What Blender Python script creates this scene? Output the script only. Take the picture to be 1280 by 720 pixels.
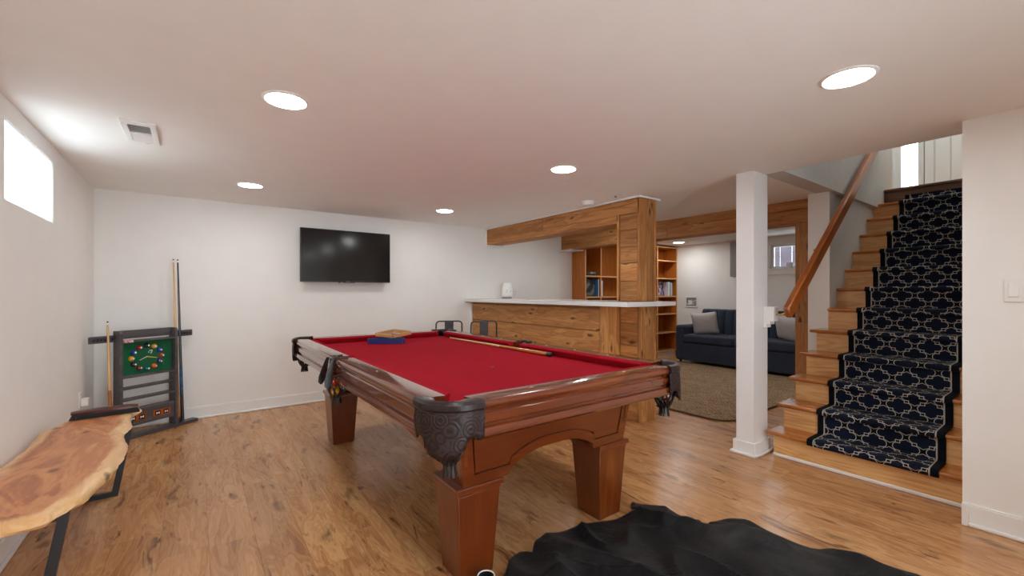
import bpy, bmesh, math, random
from mathutils import Vector, Matrix
random.seed(7)
PI = math.pi
for o in list(bpy.data.objects): bpy.data.objects.remove(o)
SC = bpy.context.scene
COL = SC.collection

# ------------------------------------------------------------------ camera, world, exposure
CAM = (0.0, 0.0, 1.221); YAW = 0.6345; FPX = 538.7
cam_d = bpy.data.cameras.new('camera'); cam = bpy.data.objects.new('camera', cam_d); COL.objects.link(cam)
cam.location = CAM; cam.rotation_euler = (PI/2, 0, -YAW)
cam_d.sensor_width = 36.0; cam_d.lens = FPX/1280*36; cam_d.shift_y = 5.7/1280; cam_d.clip_start = 0.02
SC.camera = cam
world = bpy.data.worlds.new('world'); SC.world = world; world.use_nodes = True
bg = world.node_tree.nodes['Background']; bg.inputs[0].default_value = (0.79, 0.92, 1.0, 1); bg.inputs[1].default_value = 5.6
SC.view_settings.view_transform = 'Standard'; SC.view_settings.look = 'None'
SC.view_settings.gamma = 1.0; SC.view_settings.use_curve_mapping = False
SC.view_settings.exposure = 0.70
LAMP = 56.0            # emission of the recessed downlight lenses
LAMP_COL = (0.955, 1.0, 0.995)
SC.cycles.max_bounces = 12; SC.cycles.diffuse_bounces = 8; SC.cycles.use_denoising = True
SC.cycles.sample_clamp_indirect = 6.0; SC.cycles.caustics_reflective = False; SC.cycles.caustics_refractive = False

H = 2.13; XL = -0.7065; YB = 5.176; XR = 3.278; XF = 7.6

# ------------------------------------------------------------------ node helpers
class NT:
    def __init__(s, name):
        s.m = bpy.data.materials.new(name); s.m.use_nodes = True
        s.t = s.m.node_tree; s.b = s.t.nodes['Principled BSDF']; s.out = s.t.nodes['Material Output']
    def n(s, kind, **kw):
        nd = s.t.nodes.new(kind)
        for k, v in kw.items(): setattr(nd, k, v)
        return nd
    def link(s, a, b): s.t.links.new(a, b)
    def val(s, sock, v):
        if isinstance(v, bpy.types.NodeSocket): s.link(v, sock)
        else: sock.default_value = v
    def math(s, op, a, b=None, c=None, clamp=False):
        nd = s.n('ShaderNodeMath', operation=op); nd.use_clamp = clamp
        s.val(nd.inputs[0], a)
        if b is not None: s.val(nd.inputs[1], b)
        if c is not None: s.val(nd.inputs[2], c)
        return nd.outputs[0]
    def vmath(s, op, a, b):
        nd = s.n('ShaderNodeVectorMath', operation=op); s.val(nd.inputs[0], a); s.val(nd.inputs[1], b)
        return nd.outputs[0]
    def mapr(s, v, a, b, c=0.0, d=1.0, smooth=False):
        nd = s.n('ShaderNodeMapRange'); nd.clamp = True
        if smooth: nd.interpolation_type = 'SMOOTHSTEP'
        s.val(nd.inputs[0], v)
        for i, x in enumerate((a, b, c, d)): nd.inputs[i+1].default_value = x
        return nd.outputs[0]
    def mix(s, f, a, b, blend='MIX'):
        nd = s.n('ShaderNodeMix', data_type='RGBA', blend_type=blend)
        s.val(nd.inputs[0], f); s.val(nd.inputs[6], a if not isinstance(a, tuple) else (*a, 1)); s.val(nd.inputs[7], b if not isinstance(b, tuple) else (*b, 1))
        return nd.outputs[2]
    def noise(s, vec, scale, detail=2.0, rough=0.5, dist=0.0):
        nd = s.n('ShaderNodeTexNoise'); s.link(vec, nd.inputs['Vector'])
        nd.inputs['Scale'].default_value = scale; nd.inputs['Detail'].default_value = detail
        nd.inputs['Roughness'].default_value = rough; nd.inputs['Distortion'].default_value = dist
        return nd.outputs[0]
    def ramp(s, fac, stops):
        nd = s.n('ShaderNodeValToRGB'); s.link(fac, nd.inputs[0]); e = nd.color_ramp.elements
        while len(e) < len(stops): e.new(0.5)
        for i, (p, c) in enumerate(stops): e[i].position = p; e[i].color = (*c, 1)
        return nd.outputs[0]
    def bump(s, h, strength, dist=0.01):
        nd = s.n('ShaderNodeBump'); nd.inputs['Strength'].default_value = strength; nd.inputs['Distance'].default_value = dist
        s.link(h, nd.inputs['Height']); s.link(nd.outputs[0], s.b.inputs['Normal'])
    def coord(s, which='Object'): return s.n('ShaderNodeTexCoord').outputs[which]

def rgb(r, g, b):
    def f(c):
        c /= 255.0
        return c/12.92 if c <= 0.04045 else ((c+0.055)/1.055)**2.4
    return (f(r), f(g), f(b))

def plain(name, col, rough=0.5, metal=0.0, var=0.06, nscale=6.0, bump=0.0, bscale=120.0, coat=0.0, sheen=0.0, spec=None):
    N = NT(name); v = N.coord()
    n = N.noise(v, nscale, 3)
    d = tuple(max(0, c*(1-var)) for c in col); l = tuple(min(1, c*(1+var)) for c in col)
    N.link(N.ramp(n, [(0.3, d), (0.7, l)]), N.b.inputs['Base Color'])
    N.b.inputs['Roughness'].default_value = rough; N.b.inputs['Metallic'].default_value = metal
    N.b.inputs['Coat Weight'].default_value = coat; N.b.inputs['Coat Roughness'].default_value = 0.12
    if sheen: N.b.inputs['Sheen Weight'].default_value = sheen; N.b.inputs['Sheen Roughness'].default_value = 0.5
    if spec is not None: N.b.inputs['Specular IOR Level'].default_value = spec
    if bump: N.bump(N.noise(v, bscale, 3), bump, 0.004)
    return N.m

def emit(name, col, strength):
    N = NT(name)
    N.b.inputs['Base Color'].default_value = (*col, 1); N.b.inputs['Emission Color'].default_value = (*col, 1)
    N.b.inputs['Emission Strength'].default_value = strength
    return N.m

def wood(name, stops, axis='X', stretch=9.0, scale=1.5, ring=30.0, ringw=0.3, finew=0.25, knots=0.0, kscale=(1.6, 5.0), kwarp=0.15, kint=0.85, kr=(0.04, 0.17), streak=0.0,
         streak_col=(0.05, 0.025, 0.015), rough=0.5, coat=0.0, bump=0.15, rand=True, tone=0.0, kdark=(0.06, 0.025, 0.012), spec=None):
    N = NT(name); v = N.coord()
    info = N.n('ShaderNodeObjectInfo'); at = N.n('ShaderNodeAttribute'); at.attribute_name = 'rnd'
    r = N.math('ADD', info.outputs['Random'], at.outputs['Fac']) if rand else at.outputs['Fac']
    cmb = N.n('ShaderNodeCombineXYZ')
    N.link(N.math('MULTIPLY', r, 57.3), cmb.inputs[0]); N.link(N.math('MULTIPLY', r, 31.7), cmb.inputs[1]); N.link(N.math('MULTIPLY', r, 13.9), cmb.inputs[2])
    p = N.vmath('ADD', v, cmb.outputs[0])
    i = 'XYZ'.index(axis)
    def st(a, b):
        q = [b, b, b]; q[i] = a; return tuple(q)
    pa = N.vmath('MULTIPLY', p, st(1.0, stretch))
    A = N.noise(pa, scale, 4, 0.55, 0.7)
    if knots:
        vo = N.n('ShaderNodeTexVoronoi'); vo.voronoi_dimensions = '2D'
        nz = N.n('ShaderNodeTexNoise'); N.link(N.vmath('MULTIPLY', p, st(6.0, 14.0)), nz.inputs['Vector']); nz.inputs['Scale'].default_value = 1.0; nz.inputs['Detail'].default_value = 2.0
        wv = N.vmath('MULTIPLY', N.vmath('SUBTRACT', nz.outputs['Color'], (0.5, 0.5, 0.5)), (kwarp, kwarp, kwarp))
        N.link(N.vmath('ADD', N.vmath('MULTIPLY', p, st(*kscale)), wv), vo.inputs['Vector']); vo.inputs['Scale'].default_value = 1.0
        sep = N.n('ShaderNodeSeparateColor'); N.link(vo.outputs['Color'], sep.inputs[0])
        on = N.math('LESS_THAN', sep.outputs[0], knots)
        kw = N.math('MULTIPLY', N.mapr(vo.outputs['Distance'], 0.0, 0.5, 1, 0, True), on)
        A2 = N.math('ADD', A, N.math('MULTIPLY', kw, 0.22))
    else: A2 = A
    rg = N.math('MULTIPLY_ADD', N.math('SINE', N.math('MULTIPLY', A2, ring)), 0.5, 0.5)
    fine = N.noise(N.vmath('MULTIPLY', p, st(3.0, 90.0)), 1.0, 3, 0.6)
    fac = N.math('ADD', N.math('MULTIPLY', A2, 1.0-ringw-finew), N.math('ADD', N.math('MULTIPLY', rg, ringw), N.math('MULTIPLY', fine, finew)))
    c = N.ramp(fac, stops)
    if streak:
        s1 = N.noise(N.vmath('MULTIPLY', p, st(1.3, 7.0)), 2.2, 4, 0.6, 1.3)
        s2 = N.mapr(s1, 0.585, 0.68, 0, 1, True)
        s3 = N.mapr(N.noise(N.vmath('MULTIPLY', p, st(4.0, 40.0)), 1.0, 2), 0.3, 0.7)
        c = N.mix(N.math('MULTIPLY', N.math('MULTIPLY', s2, s3), streak, clamp=True), c, streak_col)
    if knots:
        k = N.math('MULTIPLY', N.mapr(vo.outputs['Distance'], kr[0], kr[1], 1, 0, True), on)
        c = N.mix(N.math('MULTIPLY', k, kint), c, kdark)
    if tone:
        tn = N.mapr(N.math('FRACT', N.math('MULTIPLY', r, 7.31)), 0, 1, 1-tone, 1+tone)
        cc = N.n('ShaderNodeCombineColor'); [N.link(tn, cc.inputs[j]) for j in range(3)]
        c = N.mix(1.0, c, cc.outputs[0], 'MULTIPLY')
    N.link(c, N.b.inputs['Base Color'])
    N.b.inputs['Roughness'].default_value = rough
    N.b.inputs['Coat Weight'].default_value = coat; N.b.inputs['Coat Roughness'].default_value = 0.08
    if spec is not None: N.b.inputs['Specular IOR Level'].default_value = spec
    if bump: N.bump(fac, bump, 0.004)
    return N.m

# ------------------------------------------------------------------ materials
M = {}
M['wall'] = plain('white_wall_paint', rgb(240, 238, 235), 0.75, var=0.012, bump=0.04, bscale=60)
M['stairwall'] = plain('textured_grey_plaster', rgb(205, 204, 201), 0.8, var=0.03, nscale=14, bump=0.35, bscale=28)
M['ceil'] = plain('white_ceiling_paint', rgb(242, 240, 237), 0.85, var=0.012, bump=0.04, bscale=70)
M['trim'] = plain('white_trim_paint', rgb(236, 235, 233), 0.35, var=0.01)
M['postp'] = plain('white_post_paint', rgb(234, 231, 230), 0.45, var=0.015)
M['floor'] = wood('laminate_plank', [(0.22, rgb(126, 78, 46)), (0.45, rgb(181, 128, 82)), (0.62, rgb(201, 151, 101)), (0.82, rgb(217, 173, 122))],
                  'Y', stretch=5.5, scale=2.0, ring=52, ringw=0.13, finew=0.22, knots=0.38, kscale=(1.7, 6.0), kwarp=0.75, kint=0.72, kr=(0.0, 0.26), streak=0.95, streak_col=rgb(84, 46, 30), rough=0.27,
                  bump=0.03, tone=0.07, kdark=rgb(92, 50, 32))
M['rustic'] = wood('rustic_cedar', [(0.2, rgb(112, 66, 28)), (0.42, rgb(168, 110, 58)), (0.62, rgb(196, 138, 80)), (0.85, rgb(216, 168, 112))],
                   'X', stretch=9, scale=1.6, ring=34, ringw=0.14, finew=0.3, knots=0.36, kscale=(3.0, 8.0), kwarp=0.3, streak=0.35, streak_col=rgb(74, 40, 20), rough=0.62, bump=0.25, tone=0.22,
                   kdark=rgb(58, 26, 12))
M['cherry'] = wood('cherry_table_wood', [(0.2, rgb(66, 18, 4)), (0.5, rgb(106, 45, 11)), (0.8, rgb(132, 66, 20))], 'X', 8, 1.4, 20, 0.15, 0.3, rough=0.28, coat=0.6, bump=0.02, tone=0.04)
M['cherryz'] = wood('cherry_leg_wood', [(0.2, rgb(66, 18, 4)), (0.5, rgb(106, 45, 11)), (0.8, rgb(134, 68, 20))], 'Z', 8, 1.4, 20, 0.15, 0.3, rough=0.28, coat=0.5, bump=0.02, tone=0.04)
M['cherryy'] = wood('cherry_rail_wood', [(0.2, rgb(60, 22, 8)), (0.5, rgb(104, 46, 20)), (0.8, rgb(130, 64, 28))], 'Y', 8, 1.4, 20, 0.15, 0.3, rough=0.2, coat=0.9, bump=0.01, tone=0.04)
M['cherryx'] = wood('cherry_end_rail_wood', [(0.2, rgb(60, 22, 8)), (0.5, rgb(104, 46, 20)), (0.8, rgb(130, 64, 28))], 'X', 8, 1.4, 20, 0.15, 0.3, rough=0.2, coat=0.9, bump=0.01, tone=0.04)
M['tread'] = wood('varnished_tread', [(0.2, rgb(140, 76, 22)), (0.5, rgb(176, 103, 38)), (0.8, rgb(196, 124, 54))], 'Y', 9, 1.5, 26, 0.2, 0.3, rough=0.25, coat=0.4, bump=0.03, tone=0.06)
M['riser'] = wood('pale_oak_riser', [(0.2, rgb(184, 128, 74)), (0.5, rgb(214, 165, 108)), (0.8, rgb(228, 186, 132))], 'Y', 9, 1.5, 30, 0.25, 0.3, rough=0.4, coat=0.1, bump=0.04, tone=0.06)
M['topriser'] = wood('grey_brown_top_riser', [(0.2, rgb(78, 50, 36)), (0.5, rgb(110, 76, 56)), (0.8, rgb(132, 94, 70))], 'Y', 9, 1.5, 26, 0.2, 0.3, rough=0.45, bump=0.05)  # darker grey-brown than the other risers
M['handrail'] = wood('handrail_wood', [(0.2, rgb(120, 56, 14)), (0.5, rgb(160, 82, 24)), (0.8, rgb(182, 102, 36))], 'X', 9, 1.5, 26, 0.15, 0.3, rough=0.3, coat=0.3, bump=0.03)
M['teak'] = wood('bookcase_teak', [(0.2, rgb(138, 72, 22)), (0.5, rgb(178, 104, 40)), (0.8, rgb(196, 124, 56))], 'Z', 10, 1.5, 30, 0.15, 0.3, rough=0.4, bump=0.02, tone=0.05)
M['teakx'] = wood('bookcase_shelf_teak', [(0.2, rgb(150, 84, 32)), (0.5, rgb(190, 118, 56)), (0.8, rgb(206, 140, 78))], 'X', 10, 1.5, 30, 0.15, 0.3, rough=0.4, bump=0.02, tone=0.05)
M['edge'] = plain('shelf_edging', rgb(216, 160, 104), 0.45, var=0.05)
M['felt'] = plain('red_felt', rgb(156, 22, 38), 0.95, var=0.05, nscale=3, bump=0.1, bscale=500, spec=0.06)
M['slate'] = plain('dark_slate', (0.05, 0.05, 0.055), 0.7)
M['brass'] = plain('brass', (0.75, 0.52, 0.2), 0.25, 1.0)
M['sight'] = plain('pearl_sight', rgb(226, 206, 168), 0.3)
M['black'] = plain('black_plastic', (0.012, 0.012, 0.013), 0.4)
M['blackmetal'] = plain('black_steel', rgb(48, 47, 50), 0.45, 0.3, var=0.08)
M['darkmetal'] = plain('gunmetal', rgb(86, 82, 84), 0.38, 0.85, var=0.12, nscale=18)
M['greywood'] = wood('charcoal_stained_wood', [(0.2, rgb(62, 58, 60)), (0.6, rgb(88, 83, 86)), (0.85, rgb(104, 98, 101))], 'X', 9, 1.6, 24, 0.15, 0.3, rough=0.4, bump=0.05)
M['green'] = plain('green_felt', rgb(14, 92, 58), 0.9, var=0.06, nscale=30)
M['copper'] = plain('copper_plate', rgb(206, 120, 56), 0.3, 0.8, var=0.15)
M['cuewood'] = wood('maple_cue', [(0.2, rgb(206, 158, 100)), (0.6, rgb(226, 184, 128)), (0.9, rgb(236, 200, 150))], 'Z', 8, 2, 20, 0.1, 0.3, rough=0.25, coat=0.3, bump=0.0)
M['cuebutt'] = wood('amber_cue_butt', [(0.2, rgb(150, 84, 30)), (0.6, rgb(184, 112, 48)), (0.9, rgb(200, 132, 64))], 'Z', 8, 2, 20, 0.1, 0.3, rough=0.25, coat=0.4, bump=0.0)
M['blackcue'] = plain('black_lacquer', (0.01, 0.01, 0.012), 0.2, coat=0.6)
M['bluewrap'] = plain('blue_patterned_wrap', rgb(20, 74, 110), 0.3, var=0.6, nscale=40)
M['white'] = plain('white_plastic', rgb(238, 237, 235), 0.4, var=0.01)
M['cream'] = plain('white_trim_ring', rgb(240, 238, 235), 0.5, var=0.01)
M['screen'] = plain('tv_screen', (0.006, 0.006, 0.007), 0.13, var=0.02)
M['bezel'] = plain('tv_bezel', (0.012, 0.012, 0.013), 0.35)
M['grey'] = plain('grey_metal_box', rgb(150, 148, 147), 0.5)
M['ventdark'] = plain('vent_shadow_metal', rgb(120, 116, 112), 0.6)
M['counter'] = plain('white_quartz', rgb(230, 229, 227), 0.22, var=0.03, nscale=9)
M['chalkblue'] = plain('blue_plastic', rgb(28, 44, 110), 0.35)
M['rackwood'] = wood('pale_rack_wood', [(0.2, rgb(176, 126, 78)), (0.6, rgb(208, 160, 106)), (0.9, rgb(224, 182, 130))], 'X', 8, 2, 20, 0.1, 0.3, rough=0.4, bump=0.02)
M['maroonwood'] = wood('maroon_brush_wood', [(0.2, rgb(48, 16, 12)), (0.6, rgb(82, 32, 24)), (0.9, rgb(104, 48, 36))], 'X', 8, 3, 20, 0.15, 0.3, rough=0.25, coat=0.4, bump=0.02)
M['bristle'] = plain('black_bristle', (0.012, 0.012, 0.014), 0.8, bump=0.6, bscale=300)
M['pillow'] = plain('pale_grey_pillow', rgb(196, 190, 190), 0.9, var=0.05, nscale=40, bump=0.25, bscale=260, sheen=0.15)
M['glass'] = None

def glass_mat():
    N = NT('window_glass'); t = N.t
    tr = N.n('ShaderNodeBsdfTransparent'); gl = N.n('ShaderNodeBsdfGlossy'); gl.inputs['Roughness'].default_value = 0.03
    fr = N.n('ShaderNodeFresnel'); fr.inputs[0].default_value = 1.45; mx = N.n('ShaderNodeMixShader')
    N.link(fr.outputs[0], mx.inputs[0]); N.link(tr.outputs[0], mx.inputs[1]); N.link(gl.outputs[0], mx.inputs[2]); N.link(mx.outputs[0], N.out.inputs[0])
    return N.m
M['glass'] = glass_mat()
def frosted_mat():
    N = NT('frosted_glass'); tr = N.n('ShaderNodeBsdfTranslucent'); tr.inputs[0].default_value = (0.72, 0.72, 0.71, 1)
    tp = N.n('ShaderNodeBsdfTransparent'); mx = N.n('ShaderNodeMixShader')
    N.link(N.mapr(N.noise(N.coord(), 8, 2), 0.3, 0.7, 0.05, 0.09), mx.inputs[0]); N.link(tr.outputs[0], mx.inputs[1]); N.link(tp.outputs[0], mx.inputs[2]); N.link(mx.outputs[0], N.out.inputs[0])
    return N.m
M['frosted'] = frosted_mat()

def leather_mat():
    N = NT('embossed_brown_leather'); v = N.coord()
    vo = N.n('ShaderNodeTexVoronoi'); N.link(v, vo.inputs['Vector']); vo.inputs['Scale'].default_value = 19
    n = N.noise(v, 26, 2, 0.5, 1.2)
    rg = N.math('MULTIPLY_ADD', N.math('SINE', N.math('ADD', N.math('MULTIPLY', vo.outputs['Distance'], 26.0), N.math('MULTIPLY', n, 5.0))), 0.5, 0.5)
    N.link(N.ramp(rg, [(0.0, rgb(36, 25, 24)), (1.0, rgb(56, 42, 40))]), N.b.inputs['Base Color'])
    N.b.inputs['Roughness'].default_value = 0.42; N.b.inputs['Specular IOR Level'].default_value = 0.22
    N.bump(rg, 0.35, 0.003); return N.m
M['leather'] = leather_mat()
M['leathers'] = plain('smooth_brown_leather', rgb(42, 30, 29), 0.30, var=0.2, nscale=30, bump=0.25, bscale=140, spec=0.35)
M['net'] = plain('dark_leather_cord', rgb(30, 22, 21), 0.4, var=0.2)

def hide_mat():
    N = NT('black_cowhide'); v = N.coord()
    a = N.noise(v, 3.0, 4, 0.6, 0.6); f = N.noise(N.vmath('MULTIPLY', v, (60, 260, 60)), 1.0, 3, 0.6, 0.4)
    N.link(N.ramp(a, [(0.38, (0.003, 0.003, 0.004)), (0.5, (0.008, 0.007, 0.007)), (0.68, (0.028, 0.024, 0.023))]), N.b.inputs['Base Color'])  # tone patches put sheen and dark creases into the hide colour
    N.link(N.mapr(a, 0.3, 0.75, 0.42, 0.62), N.b.inputs['Roughness']); N.b.inputs['Specular IOR Level'].default_value = 0.22
    wr = N.noise(v, 11, 3, 0.55, 1.6); f = N.math('MULTIPLY_ADD', wr, 3.0, f)
    N.b.inputs['Sheen Weight'].default_value = 0.05; N.b.inputs['Sheen Roughness'].default_value = 0.35
    N.bump(f, 0.55, 0.006); return N.m
M['hide'] = hide_mat()

def jute_mat():
    N = NT('braided_jute'); v = N.coord()
    w1 = N.n('ShaderNodeTexWave'); w1.bands_direction = 'Y'; N.link(v, w1.inputs[0]); w1.inputs['Scale'].default_value = 14; w1.inputs['Distortion'].default_value = 3.0; w1.inputs['Detail Scale'].default_value = 3
    w2 = N.noise(N.vmath('MULTIPLY', v, (20, 11, 30)), 1.0, 5, 0.75, 0.8)
    h = N.math('MULTIPLY_ADD', w1.outputs[1], 0.45, N.math('MULTIPLY', w2, 0.8))
    N.link(N.ramp(h, [(0.38, rgb(92, 62, 40)), (0.56, rgb(172, 134, 98)), (0.76, rgb(224, 192, 152))]), N.b.inputs['Base Color'])
    N.b.inputs['Roughness'].default_value = 0.95; N.bump(h, 1.0, 0.03); return N.m
M['jute'] = jute_mat()

def sofa_mat():
    N = NT('navy_woven_fabric'); v = N.coord(); n = N.noise(v, 240, 2); g = N.noise(v, 5, 2)
    c = N.ramp(N.math('MULTIPLY_ADD', n, 0.7, N.math('MULTIPLY', g, 0.3)), [(0.3, rgb(27, 33, 47)), (0.7, rgb(50, 60, 80))])
    N.link(c, N.b.inputs['Base Color']); N.b.inputs['Roughness'].default_value = 0.9; N.b.inputs['Sheen Weight'].default_value = 0.1; N.bump(n, 0.3, 0.003); return N.m
M['sofa'] = sofa_mat()

def live_mat():
    N = NT('live_edge_slab'); v = N.coord()
    warp = N.noise(N.vmath('MULTIPLY', v, (3.0, 0.9, 3.0)), 1.6, 4, 0.55, 1.6)
    rg = N.math('MULTIPLY_ADD', N.math('SINE', N.math('MULTIPLY', warp, 44.0)), 0.5, 0.5)
    fine = N.noise(N.vmath('MULTIPLY', v, (70, 4, 40)), 1.0, 3, 0.6)
    fac = N.math('ADD', N.math('MULTIPLY', warp, 0.6), N.math('MULTIPLY_ADD', rg, 0.16, N.math('MULTIPLY', fine, 0.22)))
    heart = N.ramp(fac, [(0.25, rgb(142, 78, 42)), (0.45, rgb(188, 118, 70)), (0.62, rgb(210, 146, 94)), (0.85, rgb(230, 180, 130))])
    at = N.n('ShaderNodeAttribute'); at.attribute_name = 'sap'
    sap = N.ramp(fac, [(0.3, rgb(212, 160, 104)), (0.7, rgb(236, 200, 152))])
    edge = N.mapr(N.math('ADD', at.outputs['Fac'], N.math('MULTIPLY_ADD', warp, 0.5, -0.25)), 0.30, 0.80, 0, 1, True)
    c = N.mix(edge, heart, sap)
    vo = N.n('ShaderNodeTexVoronoi'); vo.voronoi_dimensions = '2D'; N.link(N.vmath('MULTIPLY', v, (6.0, 4.0, 5.0)), vo.inputs['Vector']); vo.inputs['Scale'].default_value = 1
    sep = N.n('ShaderNodeSeparateColor'); N.link(vo.outputs['Color'], sep.inputs[0])
    k = N.math('MULTIPLY', N.mapr(N.math('ADD', vo.outputs['Distance'], N.math('MULTIPLY', warp, 0.12)), 0.09, 0.22, 1, 0, True), N.math('LESS_THAN', sep.outputs[0], 0.3))
    c = N.mix(N.math('MULTIPLY', k, 0.8), c, rgb(84, 44, 24))
    N.link(c, N.b.inputs['Base Color']); N.b.inputs['Roughness'].default_value = 0.42; N.b.inputs['Coat Weight'].default_value = 0.15; N.bump(fac, 0.12, 0.004)
    return N.m
M['live'] = live_mat()

def runner_mat(width):
    N = NT('navy_trellis_carpet'); uv = N.n('ShaderNodeUVMap'); sp = N.n('ShaderNodeSeparateXYZ'); N.link(uv.outputs[0], sp.inputs[0])
    s, t = sp.outputs[0], sp.outputs[1]
    P = 0.162; V = 0.84
    def motif(ou, ov):
        x = N.math('SUBTRACT', N.math('FRACT', N.math('ADD', N.math('MULTIPLY', s, 1/P), 10.5+ou)), 0.5)
        y = N.math('MULTIPLY', N.math('SUBTRACT', N.math('FRACT', N.math('ADD', N.math('MULTIPLY', t, 1/(P*V)), 10.5+ov)), 0.5), V)
        ax = N.math('ABSOLUTE', x); ay = N.math('ABSOLUTE', y)
        dx = N.math('MAXIMUM', N.math('SUBTRACT', ax, 0.265), 0.0)
        cap = N.math('SUBTRACT', N.math('SQRT', N.math('ADD', N.math('MULTIPLY', dx, dx), N.math('MULTIPLY', N.math('MULTIPLY', ay, ay), 0.82))), 0.138)
        core = N.math('MAXIMUM', N.math('SUBTRACT', ax, 0.178), N.math('SUBTRACT', N.math('MULTIPLY_ADD', ax, 0.52, ay), 0.330))
        return N.math('MINIMUM', cap, core)
    d = N.math('MINIMUM', motif(0, 0), motif(0.5, 0.5))
    line = N.mapr(N.math('ABSOLUTE', N.math('SUBTRACT', d, 0.004)), 0.007, 0.016, 1, 0)
    inside = N.math('LESS_THAN', d, 0.0)
    body = N.mix(inside, rgb(14, 16, 22), rgb(22, 30, 48))
    e = N.math('MINIMUM', s, N.math('SUBTRACT', width, s))
    border = N.math('LESS_THAN', e, 0.040)
    bl = N.mapr(N.math('ABSOLUTE', N.math('SUBTRACT', e, 0.041)), 0.003, 0.0045, 1, 0)
    c = N.mix(line, body, rgb(206, 199, 186)); c = N.mix(border, c, rgb(16, 19, 28)); c = N.mix(bl, c, rgb(190, 182, 168))
    n = N.noise(N.coord(), 420, 2)
    N.link(N.mix(0.35, c, N.ramp(n, [(0.3, (0.25, 0.25, 0.25)), (0.7, (1, 1, 1))]), 'MULTIPLY'), N.b.inputs['Base Color'])
    N.b.inputs['Roughness'].default_value = 0.95; N.b.inputs['Specular IOR Level'].default_value = 0.15
    N.bump(n, 0.5, 0.003); return N.m

def cover_mat(name, cols, sc):
    N = NT(name); v = N.coord()
    vo = N.n('ShaderNodeTexVoronoi'); N.link(v, vo.inputs['Vector']); vo.inputs['Scale'].default_value = sc
    sep = N.n('ShaderNodeSeparateColor'); N.link(vo.outputs['Color'], sep.inputs[0])
    N.link(N.ramp(sep.outputs[0], [(i/(len(cols)-1), c) for i, c in enumerate(cols)]), N.b.inputs['Base Color'])
    N.b.inputs['Roughness'].default_value = 0.3; return N.m

# ------------------------------------------------------------------ mesh helpers
class MB:
    def __init__(s, root=None):
        s.v = []; s.f = []; s.o = Vector(root.location) if root is not None else Vector((0, 0, 0))
    def add(s, verts, faces):
        k = len(s.v); s.v += [tuple(Vector(p)-s.o) for p in verts]; s.f += [tuple(i+k for i in f) for f in faces]; return s
    def box(s, x0, x1, y0, y1, z0, z1):
        return s.add([(x0,y0,z0),(x1,y0,z0),(x1,y1,z0),(x0,y1,z0),(x0,y0,z1),(x1,y0,z1),(x1,y1,z1),(x0,y1,z1)],
                     [(0,3,2,1),(4,5,6,7),(0,1,5,4),(1,2,6,5),(2,3,7,6),(3,0,4,7)])
    def loft(s, rings, cap=True, closed=False):
        n = len(rings[0]); vs = [p for r in rings for p in r]; fs = []
        for i in range(len(rings)-(0 if closed else 1)):
            a = i*n; b = ((i+1) % len(rings))*n
            for j in range(n): fs.append((a+j, a+(j+1) % n, b+(j+1) % n, b+j))
        if cap and not closed: fs.append(tuple(reversed(range(n)))); fs.append(tuple(range((len(rings)-1)*n, len(rings)*n)))
        return s.add(vs, fs)
    def prism(s, poly, axis, a0, a1):
        def P(p, a):
            return {'X': (a, p[0], p[1]), 'Y': (p[0], a, p[1]), 'Z': (p[0], p[1], a)}[axis]
        return s.loft([[P(p, a0) for p in poly], [P(p, a1) for p in poly]])
    def tube(s, path, r, n=8, closed=False, cap=True):
        path = [Vector(p) for p in path]; rr = r if isinstance(r, (list, tuple)) else [r]*len(path); rings = []; up = None
        L = len(path)
        for i, p in enumerate(path):
            if closed: d = path[(i+1) % L]-path[i-1]
            else: d = path[min(i+1, L-1)]-path[max(i-1, 0)]
            d.normalize()
            if up is None:
                up = Vector((0, 0, 1)) if abs(d.z) < 0.9 else Vector((1, 0, 0))
            u = (up-d*up.dot(d)); 
            if u.length < 1e-4: u = Vector((1, 0, 0))-d*d.x
            u.normalize(); w = d.cross(u); up = u
            rings.append([tuple(p+u*math.cos(2*PI*k/n)*rr[i]+w*math.sin(2*PI*k/n)*rr[i]) for k in range(n)])
        return s.loft(rings, cap, closed)
    def lathe(s, prof, c=(0, 0, 0), n=24, axis='Z'):
        rings = []
        for r, z in prof:
            r = max(r, 1e-4)
            ring = []
            for k in range(n):
                a = 2*PI*k/n; q = (r*math.cos(a), r*math.sin(a), z)
                if axis == 'Y': q = (q[0], -q[2], q[1])
                if axis == 'X': q = (q[2], q[0], q[1])
                ring.append((q[0]+c[0], q[1]+c[1], q[2]+c[2]))
            rings.append(ring)
        return s.loft(rings)
    def sphere(s, c, r, n=16, m=10, zs=1.0, half=False):
        prof = []
        for i in range(m+1):
            a = -PI/2+(PI if not half else PI/2)*i/m
            prof.append((r*math.cos(a), r*math.sin(a)*zs))
        return s.lathe(prof, c, n)
    def build(s, name, mat, parent=None, smooth=False, bevel=0.0, seg=2, angle=40, subsurf=0):
        me = bpy.data.meshes.new(name); me.from_pydata(s.v, [], s.f); me.update()
        bm = bmesh.new(); bm.from_mesh(me); bmesh.ops.recalc_face_normals(bm, faces=bm.faces); bm.to_mesh(me); bm.free()
        if isinstance(mat, str): mat = M[mat]
        me.materials.append(mat)
        o = bpy.data.objects.new(name, me); COL.objects.link(o)
        if parent is not None: o.parent = parent
        finish(o, smooth, bevel, seg, angle, subsurf)
        return o

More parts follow.
